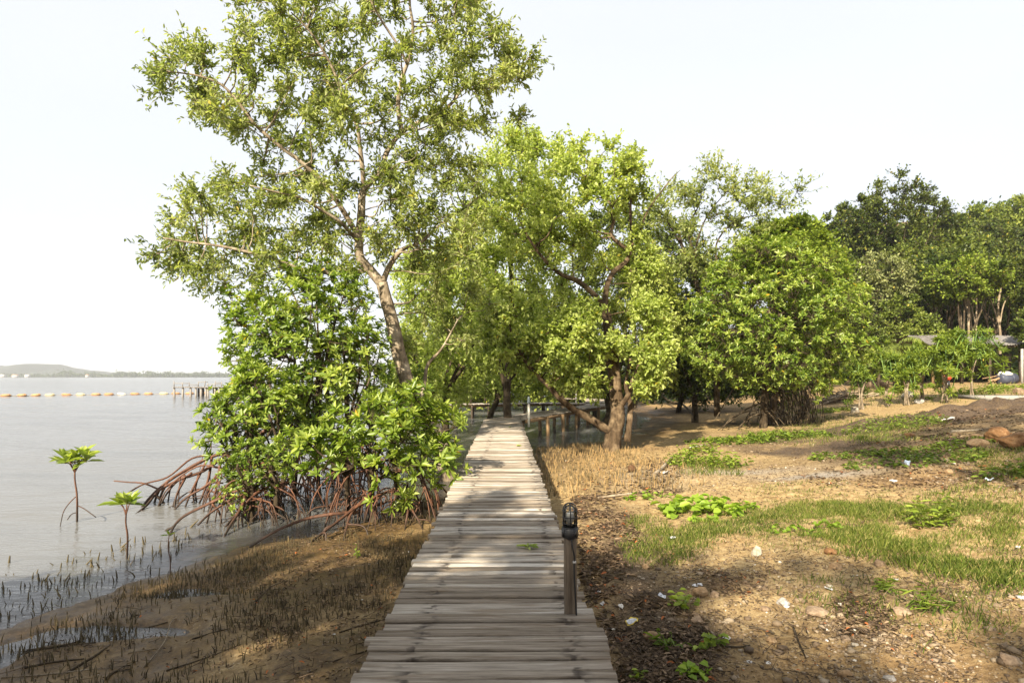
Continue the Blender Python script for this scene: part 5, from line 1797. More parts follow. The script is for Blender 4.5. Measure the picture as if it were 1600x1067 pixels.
def rock(label, px, py, w, mat, hw=.8, dw=.9, cuts=9, rough=.16, name='rock', cat='stone', group=None, sink=.3, d=None):
    """w: width in photo pixels; py: pixel row of its foot"""
    c = G(px, py)
    s = w * c[1] / F / 2
    V = rock_verts(int(px * 7 + py), cuts, rough)
    V = V / np.abs(V).max(0) * np.array([s, s * dw, s * hw])
    a = rng.random() * .6 - .3
    V = V @ np.array([[math.cos(a), -math.sin(a), 0], [math.sin(a), math.cos(a), 0], [0, 0, 1]]).T
    b = MB()
    c = c + np.array([0, s * dw * .8, 0])
    c[2] = g1(c[0], c[1])
    b.add(V + c + [0, 0, s * hw * (1 - 2 * sink)], ICO3[1])
    o = b.build(name, M[mat], origin=tuple(c), smooth=True)
    return tag(o, label, cat, group)


R_ = [
    (1022, 1008, 30, 'rock_tan', .85, 'rounded tan stone among dark litter by the near end of the boardwalk'),
    (1097, 934, 25, 'rock_tan', .8, 'angular cream-tan stone, larger of two side by side beyond the litter'),
    (1118, 935, 17, 'rock_pink', .85, 'pinkish stone, smaller of two side by side beyond the litter'),
    (1091, 975, 20, 'rock_pink', .75, 'small pink-tan stone behind the rounded tan one'),
    (1010, 890, 13, 'rock_tan', .9, 'small yellowish stone at the near edge of the left grass tufts'),
    (1184, 870, 17, 'rock_white', 1.3, 'pale upright pointed stone in the sunlit sand below the grass'),
    (1309, 890, 20, 'rock_tan', .8, 'sunlit yellow-tan stone at the lower rim of the grass'),
    (1377, 886, 17, 'rock_brown', .9, 'dark brown stone at the lower rim of the grass'),
    (1414, 963, 27, 'rock_pink', .5, 'flat pale pink stone on the bare soil at right'),
    (1227, 948, 22, 'rock_grey', .7, 'grey-white stone on the sandy soil right of the litter'),
    (1282, 965, 40, 'rock_pink', .35, 'wide flat pink slab of stone half sunk in the soil'),
    (1455, 994, 20, 'rock_pink', .5, 'small tilted pink stone at right on the bare soil'),
    (1325, 1062, 24, 'rock_tan', .8, 'smooth oval tan stone near the bottom edge'),
    (1327, 1002, 22, 'rock_pink', .4, 'flat pale stone between grit and dark twigs'),
    (1395, 1066, 20, 'rock_grey', .6, 'white-grey stone at the bottom edge right of the oval one'),
    (1588, 1040, 34, 'rock_pink', .6, 'pink-white stone close to the right edge at the bottom'),
    (1208, 1008, 18, 'rock_tan', .7, 'tan stone next to the curved dark stick'),
    (1198, 956, 16, 'rock_brown', .6, 'dull brown stone left of the grey-white one'),
    (1303, 868, 24, 'rock_orange', .5, 'low orange-brown stone within the grass'),
    (1338, 1012, 14, 'rock_white', .6, 'tiny white stone on the shell grit'),
    (1480, 972, 15, 'rock_brown', .6, 'tiny brown stone beside the flat pale pink one'),
    (1298, 918, 12, 'rock_white', .4, 'white chip of stone on sunlit sand'),
    (1339, 645, 14, 'rock_white', 1.0, 'pale squared block lying in the grass right of the round mangrove'),
    (1395, 622, 15, 'rock_tan', .9, 'cream block of rubble beside the heap of dry fronds'),
    (1423, 624, 19, 'rock_white', .9, 'cream-white block of rubble left of the dark earth heap'),
    (1440, 630, 15, 'rock_grey', .7, 'small pale rubble lump at the foot of the dark earth heap'),
    (1364, 604, 15, 'rock_brown', .9, 'brown boulder under the arching plants'),
    (1385, 606, 22, 'rock_brown', .9, 'dark boulder behind the cream block of rubble'),
    (1568, 690, 34, 'rock_orange', .95, 'big orange boulder, tallest of the group at the right edge'),
    (1600, 700, 50, 'rock_orange', .65, 'big orange boulder cut by the right edge'),
    (1537, 696, 34, 'rock_tan', .5, 'flat wedge-shaped yellow boulder in front of the orange ones'),
    (1533, 684, 22, 'rock_tan', .6, 'rounded yellow boulder at the end of the pale log'),
    (1425, 682, 16, 'rock_orange', .6, 'small orange stone on the dark soil beyond the green creepers'),
    (1596, 616, 16, 'rock_brown', 1.0, 'dark brown boulder behind the concrete slab at the right edge'),
    (1378, 732, 14, 'rock_tan', .5, 'low tan stone right below the larger green creeper'),
    (1487, 740, 15, 'rock_tan', .6, 'tan stone on the reddish soil at right'),
]
for px, py, w, mt, hw, lab in R_:
    rock(lab, px, py, w, mt, hw, group='stones scattered over the shore')
WB = [(1362, 596, 46, 'white boulder, left one of two behind the arching plants'), (1398, 592, 40, 'white boulder, right one of two behind the arching plants')]
for px, py, w, lab in WB: rock(lab, px, py, w, 'rock_white', .4, group='white boulders behind the arching plants')

# concrete slab at the right
c = P(1590, 634, 21.5)
b = MB()
zc = g1(c[0], c[1])
b.box((c[0] + .6, c[1] + .7, zc + .12), (3.2, 1.6, .13), rz=.04)
tag(b.build('concrete_slab', M['concrete'], origin=(c[0] + .6, c[1] + .7, zc)), 'pale concrete slab lying on the ground at the right edge', 'slab')

# washed-up coconut
rock('dark round coconut husk on the sunlit litter right of the boardwalk', 988, 738, 13, 'coconut', .95, .95, 0, .05, 'coconut', 'coconut', sink=.08)

# ---- sticks
def stick(label, pxs, r, mat='bark_dark', lift=.0, dz=None, name='stick', cat='stick'):
    pts = []
    for i, (px, py) in enumerate(pxs):
        p = G(px, py)
        p[2] = max(p[2], -.03) + r * .7 + lift + (dz[i] if dz else 0)
        pts.append(p)
    b = MB()
    q = smooth_path(np.array(pts), 5)
    b.tube(q, np.linspace(r, r * .5, len(q)), 6, wob=.25)
    o = b.build(name, M[mat], origin=tuple(pts[0]), smooth=True)
    return tag(o, label, cat, 'fallen sticks on the shore')


stick('long thin stick slanting across the wet mud near the water edge', [(11, 1027), (56, 1014), (112, 1006), (150, 994), (206, 991)], .007)
stick('dark wet stick lying along the puddle at far left', [(15, 1031), (79, 1014), (150, 1005)], .010)
stick('longest dark stick, rising diagonally over the mud', [(105, 1052), (156, 1022), (197, 996), (230, 984), (262, 973)], .010)
stick('straw-coloured stick at the bottom left corner', [(2, 1061), (75, 1054), (131, 1048), (204, 1041)], .006, 'bark_pale')
stick('crooked pale twig, bent in the middle, on the mud', [(225, 1044), (257, 1009), (266, 986), (276, 969)], .006, 'bark_pale', dz=[0, .03, .05, .03])
stick('short pale twig pointing at the crooked one', [(200, 1021), (230, 1017), (255, 1013)], .005, 'bark_pale')
stick('stick with raised end near the bottom left', [(165, 1064), (180, 1052), (204, 1047)], .010)
stick('dark half-buried stick under the clump of breathing roots', [(34, 1046), (84, 1035), (131, 1031)], .009)
stick('thin stick lying toward the boardwalk on the open mud', [(260, 1049), (320, 1030), (376, 1008)], .006)
stick('dark stick poking out under the left edge of the boardwalk', [(530, 990), (570, 977), (608, 967)], .008)
stick('second dark stick under the left edge of the boardwalk', [(520, 1035), (560, 1022), (590, 1012)], .008)
stick('stick arching between breathing roots in the middle of the mud', [(398, 942), (425, 926), (450, 911)], .008, dz=[0, .06, .02])
stick('stick beside the longest mangrove root', [(300, 1000), (350, 985), (400, 978)], .007)
stick('black curved stick near the bottom, right of the tan stone', [(1170, 981), (1190, 984), (1210, 991)], .012)
stick('black upright-curving twig right of the tan stone', [(1240, 984), (1247, 1003), (1259, 1030)], .010)
stick('curved dark twig by the seedling at the bottom', [(1133, 1012), (1155, 1014), (1172, 1009)], .009)
stick('twig crossing the litter beside the boardwalk', [(935, 900), (960, 905), (985, 915)], .007)
stick('long twig in the litter nearest the boardwalk end', [(958, 1022), (1000, 1022), (1040, 1024)], .008)
stick('grey stick leaning over the litter heap at the bottom', [(985, 1030), (1000, 1045), (1012, 1062)], .009)
stick('pale long log on the ground beside the yellow boulders', [(1485, 676), (1510, 675), (1535, 673)], .045, 'bark_pale')
stick('fallen dark branch below the shaded trees', [(1030, 627), (1050, 636), (1066, 638), (1078, 648), (1090, 655)], .09, dz=[.55, .28, .2, .1, 0])
stick('whitish driftwood stick lying left of the leafy patch', [(934, 779), (975, 774), (1018, 768)], .024, 'bark_pale')
stick('grey driftwood branch behind the leafy patch', [(1022, 745), (1040, 728), (1050, 716)], .05, 'bark_pale')
stick('small white stick near the green clump under the shade', [(1078, 700), (1090, 698), (1103, 696)], .025, 'white_paint')

# ---- heap of dry fronds
c = gp(1325, 628)
b = MB()
n = 260
pos = c + np.stack([np.clip(rng.normal(size=n) * .9, -1.6, 1.6), rng.random(n) * 1.4, np.zeros(n)], 1)
pos[:, 2] = gz(pos[:, 0], pos[:, 1]) + .05 + .5 * rng.random(n) * np.exp(-((pos[:, 0] - c[0]) / 1.1) ** 2)
az = rng.normal(size=n) * .6 + np.where(rng.random(n) < .5, 0, math.pi)
ax = np.stack([np.cos(az), np.sin(az), rng.normal(size=n) * .25], 1)
b.prisms(pos, pos + ax * (.3 + .7 * rng.random(n))[:, None], .028, .012, np.clip(rng.random(n), 0, .95), 4)
b.leaves(pos, ax + rand_dirs(n) * .3, rand_dirs(n), .55, .08, np.clip(.5 + rng.normal(size=n) * .25, 0, 1), fold=True)
tag(b.build('frond_heap', M['dry_frond'], origin=tuple(c)), 'heap of dry brown fronds right of the round mangrove', 'heap')

# ---- litter: scraps and wrappers
def scrap(label, px, py, w, mat, asp=.5, bend=.3, name='plastic_scrap', border=None):
    c = G(px, py)
    s = w * c[1] / F * .82
    n, m = 11, 8
    u, v = np.meshgrid(np.linspace(-.5, .5, n), np.linspace(-.5, .5, m))
    a = rng.random() * .8 - .4
    X = u * s
    Y = v * s * asp * 2.2
    X = X * (1 - .5 * np.abs(v) ** 1.5 - .5 * rng.random() * np.abs(v))
    Y = Y * (1 - .7 * np.abs(u) ** 1.6)
    Zv = s * bend * (.10 * np.sin(u * 5 + rng.random() * 6) + .8 * vnoise(u + px, v + py, .33, int(px) % 6) + .3)
    V = np.stack([X * math.cos(a) - Y * math.sin(a), X * math.sin(a) + Y * math.cos(a), Zv + .008], -1)
    V[..., 2] += gz(c[0] + V[..., 0], c[1] + V[..., 1]) - c[2]
    V = V + c
    V2 = V - [0, 0, .0015]
    idx = np.arange(n * m).reshape(m, n)
    q = np.stack([idx[:-1, :-1], idx[:-1, 1:], idx[1:, 1:], idx[1:, :-1]], -1)
    inner = np.zeros((m - 1, n - 1), bool)
    inner[1:-1, 1:-1] = True
    def mk(sel):
        b = MB()
        f = q[sel].reshape(-1, 4)
        b.add(np.concatenate([V.reshape(-1, 3), V2.reshape(-1, 3)]), np.vstack([f, f[:, ::-1] + n * m]))
        return b
    if border:
        t = thing(name, label, 'litter', c)
        mk(inner).build('panel', M[mat], t)
        mk(~inner).build('rim', M[border], t)
        return t
    o = mk(np.ones_like(inner)).build(name, M[mat], origin=tuple(c))
    return tag(o, label, 'litter')


scrap('crumpled silver wrapper with yellow rim among dark litter', 987, 973, 24, 'silver', .5, .3, 'wrapper', 'wrapper_yellow')
scrap('shiny bluish scrap of plastic beside the right edge of the boardwalk', 934, 927, 13, 'silver', .7, .6)
scrap('narrow cream scrap standing on dark litter', 970, 951, 11, 'white_plastic', .8, .7)
scrap('white scrap on the bare strip beside the boardwalk', 941, 945, 9, 'white_plastic', .5, .5)
scrap('crumpled silver foil in front of the two side-by-side stones', 1034, 936, 16, 'silver', .6, .7)
scrap('pale green-white scrap by the near boardwalk corner', 959, 985, 10, 'float_cream', .6, .5)
scrap('pink and white scrap right of the rounded tan stone', 1137, 1000, 12, 'white_plastic', .6, .5)
scrap('grey plastic scrap on the sand above the two stones', 1090, 916, 22, 'silver', .4, .2)
scrap('white crumpled bag in the dry leaves behind the leafy patch', 1039, 741, 20, 'white_plastic', .5, .5, 'plastic_bag')
scrap('white scrap peeking out under the leafy patch', 1068, 793, 10, 'white_plastic', .7, .8)
scrap('bright white scrap on sunlit sand below the grass', 1396, 908, 16, 'white_plastic', .5, .4)
scrap('white scrap left of the bright one on sunlit sand', 1295, 921, 17, 'white_plastic', .4, .3)
scrap('pale blue crumpled bag on the reddish soil at right', 1546, 752, 14, 'blue_bag', .6, .8, 'plastic_bag')
scrap('blue-white bag in front of the larger green creeper', 1415, 727, 16, 'blue_bag', .6, .8, 'plastic_bag')
scrap('flat white scrap on the grey gravel at right', 1396, 752, 14, 'white_plastic', .5, .2)
scrap('white plastic litter on the dark soil in front of the earth heap', 1480, 658, 20, 'white_plastic', .6, .5)
scrap('white scrap lying in the right-hand grass', 1590, 857, 9, 'white_plastic', .5, .5)
scrap('grey scrap on sand near the leafy patch', 1050, 842, 16, 'silver', .4, .2)

# ------------------------------------------------------------------ low plants
def herb(label, px, py, rx, ry, h, n, leaf, mat, tone=0.0, name='leafy_patch', cat='plant', group=None, round_=True, hang=.35):
    """a patch of leafy stems rooted over an ellipse of ground (rx, ry in metres)"""
    c = G(px, py)
    t = thing(name, label, cat, c, group)
    a = rng.random(n) * 6.283
    rr = np.sqrt(rng.random(n))
    x = c[0] + np.cos(a) * rr * rx
    y = c[1] + np.sin(a) * rr * ry
    z = gz(x, y)
    hh = h * (.45 + .6 * rng.random(n)) * (1 - .4 * rr ** 2)
    top = np.stack([x + rng.normal(size=n) * .25 * h, y + rng.normal(size=n) * .25 * h, z + hh], 1)
    st = MB()
    ft = np.stack([x, y, z - .02], 1)
    if n <= 60 and max(rx, ry) < .3:
        ft = np.repeat((c + np.array([0, 0, -.015]))[None], n, 0)
    st.prisms(ft, top, .004, .0025, .4)
    fb = MB()
    k = 4
    for j in range(k):
        f = (j + 1) / k
        p = np.stack([x, y, z], 1) * (1 - f) + top * f
        az = rng.random(n) * 6.283
        ax = np.stack([np.cos(az), np.sin(az), -hang + .7 * rng.random(n)], 1)
        fb.leaves(p, ax, unit(np.array([0, 0, 1.]) + .7 * rand_dirs(n)), leaf[0] * (.6 + .6 * rng.random(n)), leaf[1] * (.7 + .5 * rng.random(n)), np.clip(.45 + tone + .25 * (f - .6) + rng.normal(size=n) * .14, 0, .94), round_=round_)
    so_ = st.build('stems', M['leaf_mid'], t)
    if not (n <= 60 and max(rx, ry) < .3): so_['kind'] = 'stuff'
    fb.build('leaves', M[mat], t)
    return t


herb('bright yellow-green broad-leaved patch in full sun right of the boardwalk', 1090, 800, .62, .45, .27, 46, (.155, .105), 'leaf_bright', name='broadleaf_patch')
herb('few broad-leaved shoots trailing from the right end of the bright patch', 1100, 815, .22, .12, .1, 9, (.12, .08), 'leaf_bright')
herb('light green seedlings left of the bright patch', 1012, 778, .35, .18, .14, 14, (.09, .055), 'leaf_bright', -.1)
herb('small light seedling pair right of the bright patch', 1172, 797, .1, .1, .16, 5, (.11, .07), 'leaf_bright', -.1)
herb('scatter of small seedlings in the middle of the grass', 1255, 830, .55, .25, .12, 16, (.09, .055), 'leaf_bright', -.15)
herb('dark green leafy clump in half shade behind the bright patch', 1105, 728, 1.0, .55, .42, 120, (.12, .06), 'leaf_vine', .05, round_=False)
herb('green ferny clump reaching up at the edge of the shade', 1090, 708, .5, .3, .4, 36, (.13, .06), 'leaf_vine', .15, round_=False)
herb('green creeper patch, smaller and left of two on the bare ground', 1335, 714, 1.2, .6, .15, 85, (.095, .055), 'leaf_vine', -.18, name='creeper_patch')
herb('green creeper patch, larger and right of two on the bare ground', 1435, 722, 1.5, .7, .17, 120, (.095, .055), 'leaf_vine', -.18, name='creeper_patch')
herb('leafy ground creeper spreading in front of the round mangrove', 1205, 686, 2.0, 1.0, .28, 230, (.12, .075), 'leaf_vine', -.12, name='creeper_patch')
herb('small creeper patch left of the round mangrove roots', 1130, 690, 1.3, .4, .18, 70, (.11, .07), 'leaf_vine', -.08, name='creeper_patch')
herb('green weeds at the sunny foot of the frond heap', 1290, 645, 1.5, .9, .22, 120, (.14, .06), 'leaf_vine', .2, round_=False, name='weed_patch')
herb('soft green weeds in front of the dark earth heap', 1395, 668, 1.7, 1.0, .3, 130, (.14, .04), 'leaf_vine', -.05, round_=False, name='weed_patch')
herb('green weeds growing beside the orange boulders', 1590, 742, .7, .4, .25, 50, (.12, .05), 'leaf_vine', -.1, round_=False, name='weed_patch')
herb('green weeds between the log and the dark soil', 1480, 700, 1.2, .5, .18, 90, (.11, .05), 'leaf_vine', -.1, round_=False, name='weed_patch')
herb('weeds round the foot of the arching plants', 1400, 612, 3.0, 1.2, .35, 200, (.2, .08), 'leaf_vine', 0, round_=False, name='weed_patch')
herb('weeds along the yard edge in front of the shed', 1540, 612, 3.2, 1.2, .3, 200, (.2, .06), 'leaf_vine', .05, round_=False, name='weed_patch')
herb('small leafy weed behind the rounded tan stone', 1062, 950, .07, .05, .2, 7, (.085, .05), 'leaf_vine', .15, name='weed')
herb('broad-leaved seedling next to the rounded tan stone', 1110, 1012, .12, .08, .13, 8, (.07, .055), 'leaf_vine', .1, name='weed')
herb('bright seedling at the bottom edge right of the boardwalk', 1085, 1062, .09, .06, .1, 7, (.075, .055), 'leaf_bright', -.1, name='weed')
herb('dark grassy weed right of the rounded tan stone', 1046, 1018, .06, .05, .18, 10, (.10, .022), 'leaf_vine', -.2, name='weed', round_=False)
herb('tiny green seedling at the bottom beside the boardwalk corner', 992, 1064, .06, .04, .1, 6, (.05, .03), 'leaf_vine', .1, name='weed')
herb('small green seedling on the mud left of the boardwalk', 558, 872, .03, .03, .22, 3, (.06, .03), 'leaf_vine', .15, name='weed')
herb('small grass-green weed in the sandy soil at right', 1382, 925, .1, .06, .15, 12, (.11, .02), 'leaf_vine', 0, name='weed', round_=False)
herb('thin-bladed weed on the bare soil at right', 1445, 955, .18, .1, .2, 14, (.13, .016), 'leaf_vine', -.1, name='weed', round_=False)
herb('ferny tall weed standing out of the grass at right', 1455, 825, .25, .2, .4, 26, (.13, .04), 'leaf_vine', .05, name='weed', round_=False)

# ------------------------------------------------------------------ grass
GP_ = [([(985, 800), (1060, 820), (1150, 800), (1160, 760), (1300, 750), (1420, 765), (1600, 780), (1620, 930), (1540, 925), (1440, 900), (1380, 885), (1300, 870), (1200, 860), (1140, 850), (1060, 890), (980, 890), (960, 850)], .20, .085, 52000),
       ([(1290, 650), (1480, 650), (1500, 690), (1380, 700), (1290, 690)], .1, .14, 7000), ([(1050, 715), (1160, 720), (1160, 745), (1060, 745)], .0, .13, 3500),
       ([(1330, 600), (1600, 600), (1620, 625), (1340, 640)], .1, .18, 9000), ([(1520, 585), (1640, 585), (1640, 598), (1520, 598)], .0, .25, 2500),
       ([(1150, 660), (1300, 640), (1300, 700), (1150, 700)], .2, .13, 5000), ([(1480, 690), (1640, 690), (1640, 790), (1480, 770)], .3, .1, 8000), ([(1180, 885), (1600, 900), (1620, 1060), (1250, 1000)], .62, .07, 4000)]
gb = MB()
for poly, thr, h, n in GP_:
    poly = np.array(poly, float)
    lo, hi = poly.min(0), poly.max(0)
    ys_ = np.array([G((lo[0] + hi[0]) / 2, y)[1] for y in (hi[1], lo[1])])
    y = ys_[0] * .8 + (ys_[1] * 1.15 - ys_[0] * .8) * rng.random(n * 6)
    x = ((lo[0] - CX) / F + rng.random(n * 6) * (hi[0] - lo[0]) / F) * y
    z = gz(x, y)
    px, py = proj(np.stack([x, y, z], 1))
    e = in_poly(px, py, poly)
    nz = vnoise(x, y, .9, 2) + .6 * vnoise(x, y, .28, 4) + .5
    ed = poly_edge(px, py, poly)
    e &= rng.random(len(x)) < np.clip(.04 + ed / 45, 0, 1)
    e &= nz > thr + rng.random(len(x)) ** .7 * 1.1 - .32
    k = np.where(e)[0][:n]
    x, y, z, nz = x[k], y[k], z[k], nz[k]
    p = np.stack([x, y, z - .01], 1)
    hh = h * (.35 + .9 * rng.random(len(k))) * (.6 + .7 * np.clip(nz, 0, 1.2))
    az = rng.random(len(k)) * 6.283
    ln = .25 + .75 * rng.random(len(k))
    ax = np.stack([np.cos(az) * ln, np.sin(az) * ln, np.ones(len(k))], 1)
    tint = np.clip(.42 + .3 * vnoise(x, y, 1.3, 5) + rng.normal(size=len(k)) * .2, 0, .94)
    tint[rng.random(len(k)) < .13] = .99
    gb.leaves(p, ax, np.stack([-np.sin(az), np.cos(az), rng.normal(size=len(k)) * .3], 1) * 0 + np.stack([np.cos(az + 1.2), np.sin(az + 1.2), np.full(len(k), .4)], 1), hh, np.clip(hh * .05, .0025, .012), tint, fold=True, cup=.1, droop=.25)
tag(gb.build('grass', M['grass']), 'patchy green and straw-yellow grass on the sandy ground', 'grass', kind='stuff')

# ------------------------------------------------------------------ leaf litter and twigs
lb = MB()
for poly, n, sz in [([(893, 770), (925, 770), (985, 800), (1000, 850), (985, 900), (960, 930), (925, 955), (905, 880)], 2300, .07), ([(935, 955), (1010, 930), (1090, 960), (1130, 1010), (1100, 1075), (960, 1075), (945, 1010)], 1900, .06),
                    ([(1090, 890), (1200, 900), (1190, 930), (1110, 930)], 260, .05), ([(1290, 930), (1380, 930), (1400, 990), (1320, 1000)], 420, .05), ([(890, 700), (1060, 720), (1040, 770), (930, 790), (870, 760)], 900, .1),
                    ([(1010, 725), (1070, 725), (1060, 775), (1000, 775)], 350, .1), ([(1330, 690), (1600, 700), (1600, 770), (1250, 760)], 1500, .08), ([(1380, 640), (1600, 640), (1600, 690), (1400, 690)], 1800, .09), ([(450, 850), (650, 800), (600, 1000), (540, 1067), (420, 1067), (380, 950)], 1500, .04), ([(960, 820), (1600, 860), (1640, 1080), (960, 1080)], 5200, .028), ([(1000, 690), (1600, 690), (1640, 830), (960, 830)], 3500, .05), ([(100, 980), (400, 880), (560, 900), (500, 1067), (0, 1067)], 500, .04)]:
    poly = np.array(poly, float)
    lo, hi = poly.min(0), poly.max(0)
    cs_ = [G((lo[0] + hi[0]) / 2, y)[1] for y in (min(hi[1], 1066), lo[1])]
    y = cs_[0] * .85 + (cs_[1] * 1.12 - cs_[0] * .85) * rng.random(n * 6)
    x = ((lo[0] - CX) / F + rng.random(n * 6) * (hi[0] - lo[0]) / F) * y
    z = gz(x, y)
    px, py = proj(np.stack([x, y, z], 1))
    e = in_poly(px, py, poly) & (vnoise(x, y, .35, 3) + .5 > rng.random(len(x)) * .9)
    e &= ~((x + .0102 * y > -.75) & (x + .0102 * y < .5))
    k = np.where(e)[0][:n]
    p = np.stack([x[k], y[k], z[k] + .008 + .02 * rng.random(len(k))], 1)
    az = rng.random(len(k)) * 6.283
    ax = np.stack([np.cos(az), np.sin(az), rng.normal(size=len(k)) * .22], 1)
    tint = np.clip(.35 + rng.normal(size=len(k)) * .28, 0, .95)
    tint[rng.random(len(k)) < .03] = 1
    h = rng.random(len(k)) < .68
    lb.leaves(p[h], ax[h], unit(np.array([0, 0, 1.]) + .5 * rand_dirs(h.sum())), sz * (.6 + .7 * rng.random(h.sum())), sz * .42, tint[h], cup=.3, droop=.2)
    g_ = ~h
    lb.prisms(p[g_], p[g_] + ax[g_] * (sz * (1.0 + 2.5 * rng.random(g_.sum())))[:, None], .0035, .002, tint[g_] * .7)
tag(lb.build('leaf_litter', M['litter']), 'brown dead leaves and twigs strewn over the shore', 'litter', kind='stuff')

# ------------------------------------------------------------------ gravel and shell grit
sb = MB()
V1, F1 = ICO1
for poly, n, sz in [([(1000, 880), (1600, 920), (1640, 1080), (980, 1080)], 420, .024), ([(1150, 640), (1600, 640), (1600, 770), (1100, 770)], 900, .03), ([(1050, 860), (1600, 900), (1620, 1075), (980, 1075), (960, 900)], 3600, .011), ([(1280, 960), (1470, 960), (1500, 1067), (1300, 1067)], 1500, .011), ([(960, 830), (1600, 880), (1640, 1080), (960, 1080)], 9000, .0055), ([(520, 860), (650, 850), (600, 960), (560, 1060), (480, 1060)], 1200, .007),
                    ([(860, 700), (1060, 720), (1040, 800), (900, 800)], 900, .013), ([(1080, 725), (1330, 730), (1330, 760), (1100, 765)], 1600, .013), ([(1450, 720), (1600, 720), (1600, 770), (1450, 770)], 400, .022)]:
    poly = np.array(poly, float)
    lo, hi = poly.min(0), poly.max(0)
    cs_ = [G((lo[0] + hi[0]) / 2, y)[1] for y in (min(hi[1], 1066), lo[1])]
    y = cs_[0] * .85 + (cs_[1] * 1.12 - cs_[0] * .85) * rng.random(n * 5)
    x = ((lo[0] - CX) / F + rng.random(n * 5) * (hi[0] - lo[0]) / F) * y
    z = gz(x, y)
    px, py = proj(np.stack([x, y, z], 1))
    e = in_poly(px, py, poly) & (vnoise(x, y, .5, 1) + .5 > rng.random(len(x)) * .8)
    k = np.where(e)[0][:n]
    s_ = sz * (.25 + rng.random(len(k)) ** 4 * 1.7)
    sc = np.stack([s_ * (.7 + .6 * rng.random(len(k))), s_ * (.7 + .6 * rng.random(len(k))), s_ * (.35 + .4 * rng.random(len(k)))], 1)
    V = V1[None] * (1 + .25 * rng.normal(size=(len(k), len(V1), 1)) * .6) * sc[:, None, :] + np.stack([x[k], y[k], z[k] + s_ * .2], 1)[:, None]
    f = (F1[None] + (np.arange(len(k)) * len(V1))[:, None, None]).reshape(-1, 3)
    sb.add(V.reshape(-1, 3), f, np.repeat(np.clip(.4 + rng.normal(size=len(k)) * .28, 0, 1), len(V1)))
tag(sb.build('gravel', M['shell']), 'gravel and white shell grit over the sandy ground', 'gravel', kind='stuff')

# ------------------------------------------------------------------ breathing roots
def pneu_geo(b, p, h, lean, r, tint):
    n = len(p)
    mid = p + np.stack([lean[:, 0] * .4, lean[:, 1] * .4, np.full(n, .55)], 1) * h[:, None]
    top = p + np.stack([lean[:, 0], lean[:, 1], np.ones(n)], 1) * h[:, None]
    b.prisms(p - [0, 0, .03], mid, r, r * .8, tint, 5)
    b.prisms(mid, top, r * .8, r * .3, tint, 5)


cand = []
# mud and shallows left of the walk
n = 52000
y = 3.2 + 9.5 * rng.random(n)
x = -9 + 9 * rng.random(n)
s = shore_s(x, y)
z = gz(x, y)
px, py = proj(np.stack([x, y, z], 1))
dk_ = x + .0102 * y
den = np.where(s > 0, np.clip(vnoise(x, y, .8, 1) * 1.9 + 1.2 * vnoise(x, y, .22, 5) + .30, 0, 1), np.clip(.05 + .6 * vnoise(x, y, 1.2, 3), 0, .12) * sstep(-2.4, -.2, s))
den = den * np.where(dk_ > -.8, 0, 1) * (1 - .8 * np.exp(-((px - 300) / 180) ** 2 - ((py - 1035) / 35) ** 2)) * sstep(-.4, -1.3, dk_ + .3 * vnoise(x, y, .6, 2)) * 1.0
k = np.where((rng.random(n) < den) & (px > -30) & (py < 1100))[0]
for i in k: cand.append((x[i], y[i], z[i], (.025 + .065 * rng.random() ** 1.3) * (1.0 if s[i] > 0 else 1.15) + max(0, -z[i]), 0 if s[i] > .1 else 1))
nl = len(cand)
# sunlit stubble right of the walk, round the lime-green tree
n = 16000
y = 11 + 10.5 * rng.random(n)
x = .3 + 4.6 * rng.random(n)
s = shore_s(x, y)
z = gz(x, y)
den = np.clip(.75 + 1.0 * vnoise(x, y, .9, 4), 0, 1) * sstep(4.3, 2.6, x) * np.where(x + .0102 * y > .62, 1, 0) * sstep(-1.2, -.3, s) * sstep(10.5, 13, y) * .5
k = np.where(rng.random(n) < den)[0]
for i in k: cand.append((x[i], y[i], z[i], .05 + .1 * rng.random() + max(0, -z[i]), 2))
cand = np.array(cand)
big = np.argsort(-(cand[:, 3] / cand[:, 1]))
first = set(big[:290].tolist())
variants = []
for v in range(10):
    b = MB()
    ln = rng.normal(size=(1, 2)) * .22
    pneu_geo(b, np.zeros((1, 3)), np.array([1.0]), ln, np.array([.06 + .02 * rng.random()]), np.clip(.25 + .2 * rng.random(1), 0, 1))
    variants.append(b.mesh('breathing_root', M['pneu'], smooth=True))
GR = ['breathing roots poking up through the wet mud', 'breathing roots standing in the shallow water', 'breathing roots on the sunlit ground right of the boardwalk']
LR = ['short dark pencil-like breathing root poking up through the wet mud left of the boardwalk', 'thin dark breathing root standing in the shallow water near the mud', 'short straw-brown breathing root on the ground right of the boardwalk']
for j in sorted(first):
    x, y, z, h, kd = cand[j]
    o = bpy.data.objects.new('breathing_root', variants[int(rng.integers(10))])
    COL.objects.link(o)
    o.location = (x, y, z)
    o.scale = (max(h, .09), max(h, .09), h)
    o.rotation_euler = (0, 0, rng.random() * 6.283)
    tag(o, LR[int(kd)], 'root', GR[int(kd)])
rest = np.array([j for j in range(len(cand)) if j not in first])
b = MB()
q = cand[rest]
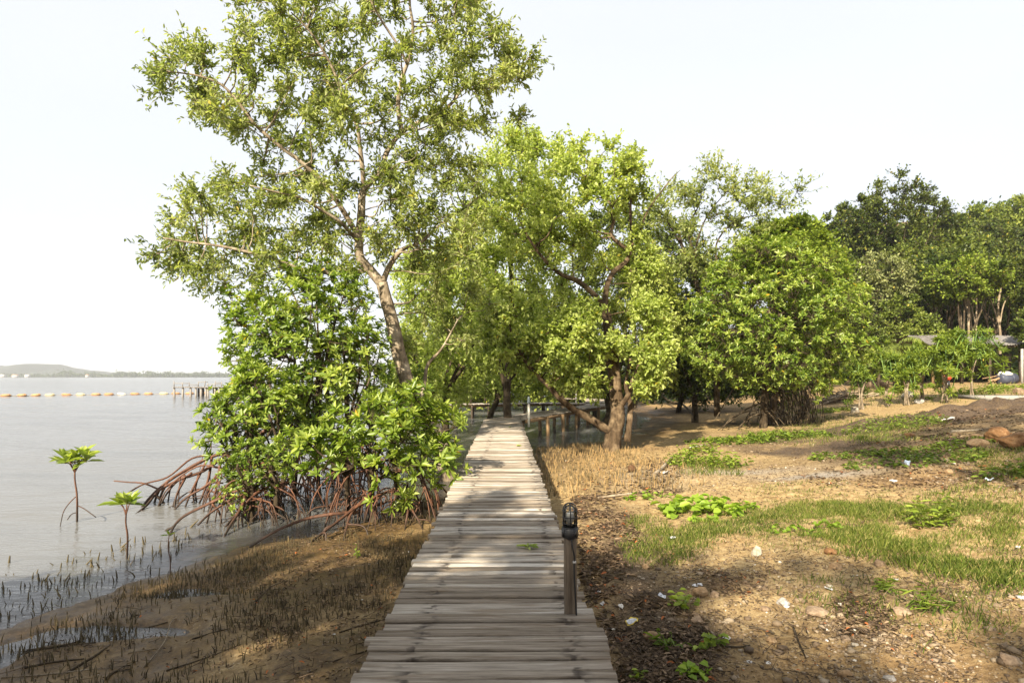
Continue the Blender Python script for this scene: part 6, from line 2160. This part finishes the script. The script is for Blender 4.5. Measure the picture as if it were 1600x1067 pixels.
pneu_geo(b, q[:, :3], q[:, 3], rng.normal(size=(len(q), 2)) * .22, np.clip(q[:, 3] * .07, .004, .009), np.where(q[:, 4] > 1.5, np.clip(.72 + .2 * rng.normal(size=len(q)), 0, 1), np.clip(.3 + .15 * rng.normal(size=len(q)), 0, 1)))  # right-hand roots: straw colour, brightened to look sunlit
tag(b.build('breathing_roots', M['pneu']), 'thousands of smaller breathing roots covering the mud', 'roots', kind='stuff')
# ------------------------------------------------------------------ shore trees behind the photographer: they shade the near ground
GS = 'shore trees behind the viewpoint'
for lab, x, y, zc, rx, n in [('leafy shore tree standing in the shallows behind the viewpoint, farthest left', -7.1, -1.3, 4.9, 2.3, 90), ('leafy shore tree beside the viewpoint, at the water edge', -3.7, -1.6, 5.0, 2.2, 64),
                             ('leafy shore tree behind the viewpoint close to the boardwalk', -3.2, -4.6, 5.3, 2.0, 80), ('high-crowned shore tree behind the viewpoint beside the boardwalk', -4.8, -9.5, 9.3, 2.5, 38), ('high-crowned shore tree behind the viewpoint on the land side', -.4, -11.1, 9.3, 2.5, 15),
                             ('added unseen tall tree over the land behind the viewpoint, shading the mid-right ground', 3.4, -3.2, 13.0, 3.3, 60), ('added unseen tall tree behind the viewpoint, farthest inland, shading the mid-right ground', 9.0, -3.4, 13.5, 3.4, 60)]:  # these two are unseen, added only to dim the mid-right ground
    cl = []
    while len(cl) < n:
        q = rng.normal(size=3)
        q = q / np.linalg.norm(q) * rng.random() ** .4
        cl.append([x + q[0] * rx, y + q[1] * rx, zc + q[2] * rx * .8, .55 if zc < 8 else .8])
    cl = np.array(cl)
    base = np.array([x, y, g1(x, y)])
    make_tree('shore_tree', lab, auto_limbs(base, cl, .16, 5), cl, (.19, .11), 'leaf_mid', 'bark_dark', GS, base=base, twigs=9, per=10, fold=False)
# ------------------------------------------------------------------ sea haze
hb = MB()
hb.box((-700, 1250, 28.5), (7000, 3300, 61))
t = NT('haze_air')
pv = t.n('ShaderNodeVolumePrincipled')
pv.inputs['Color'].default_value = (.93, .96, 1, 1)
pv.inputs['Density'].default_value = 0.00026
pv.inputs['Anisotropy'].default_value = .2
t.l(pv.outputs[0], t.out.inputs[1])
tag(hb.build('haze', t.m), 'thin pale sea haze', 'haze', kind='stuff')
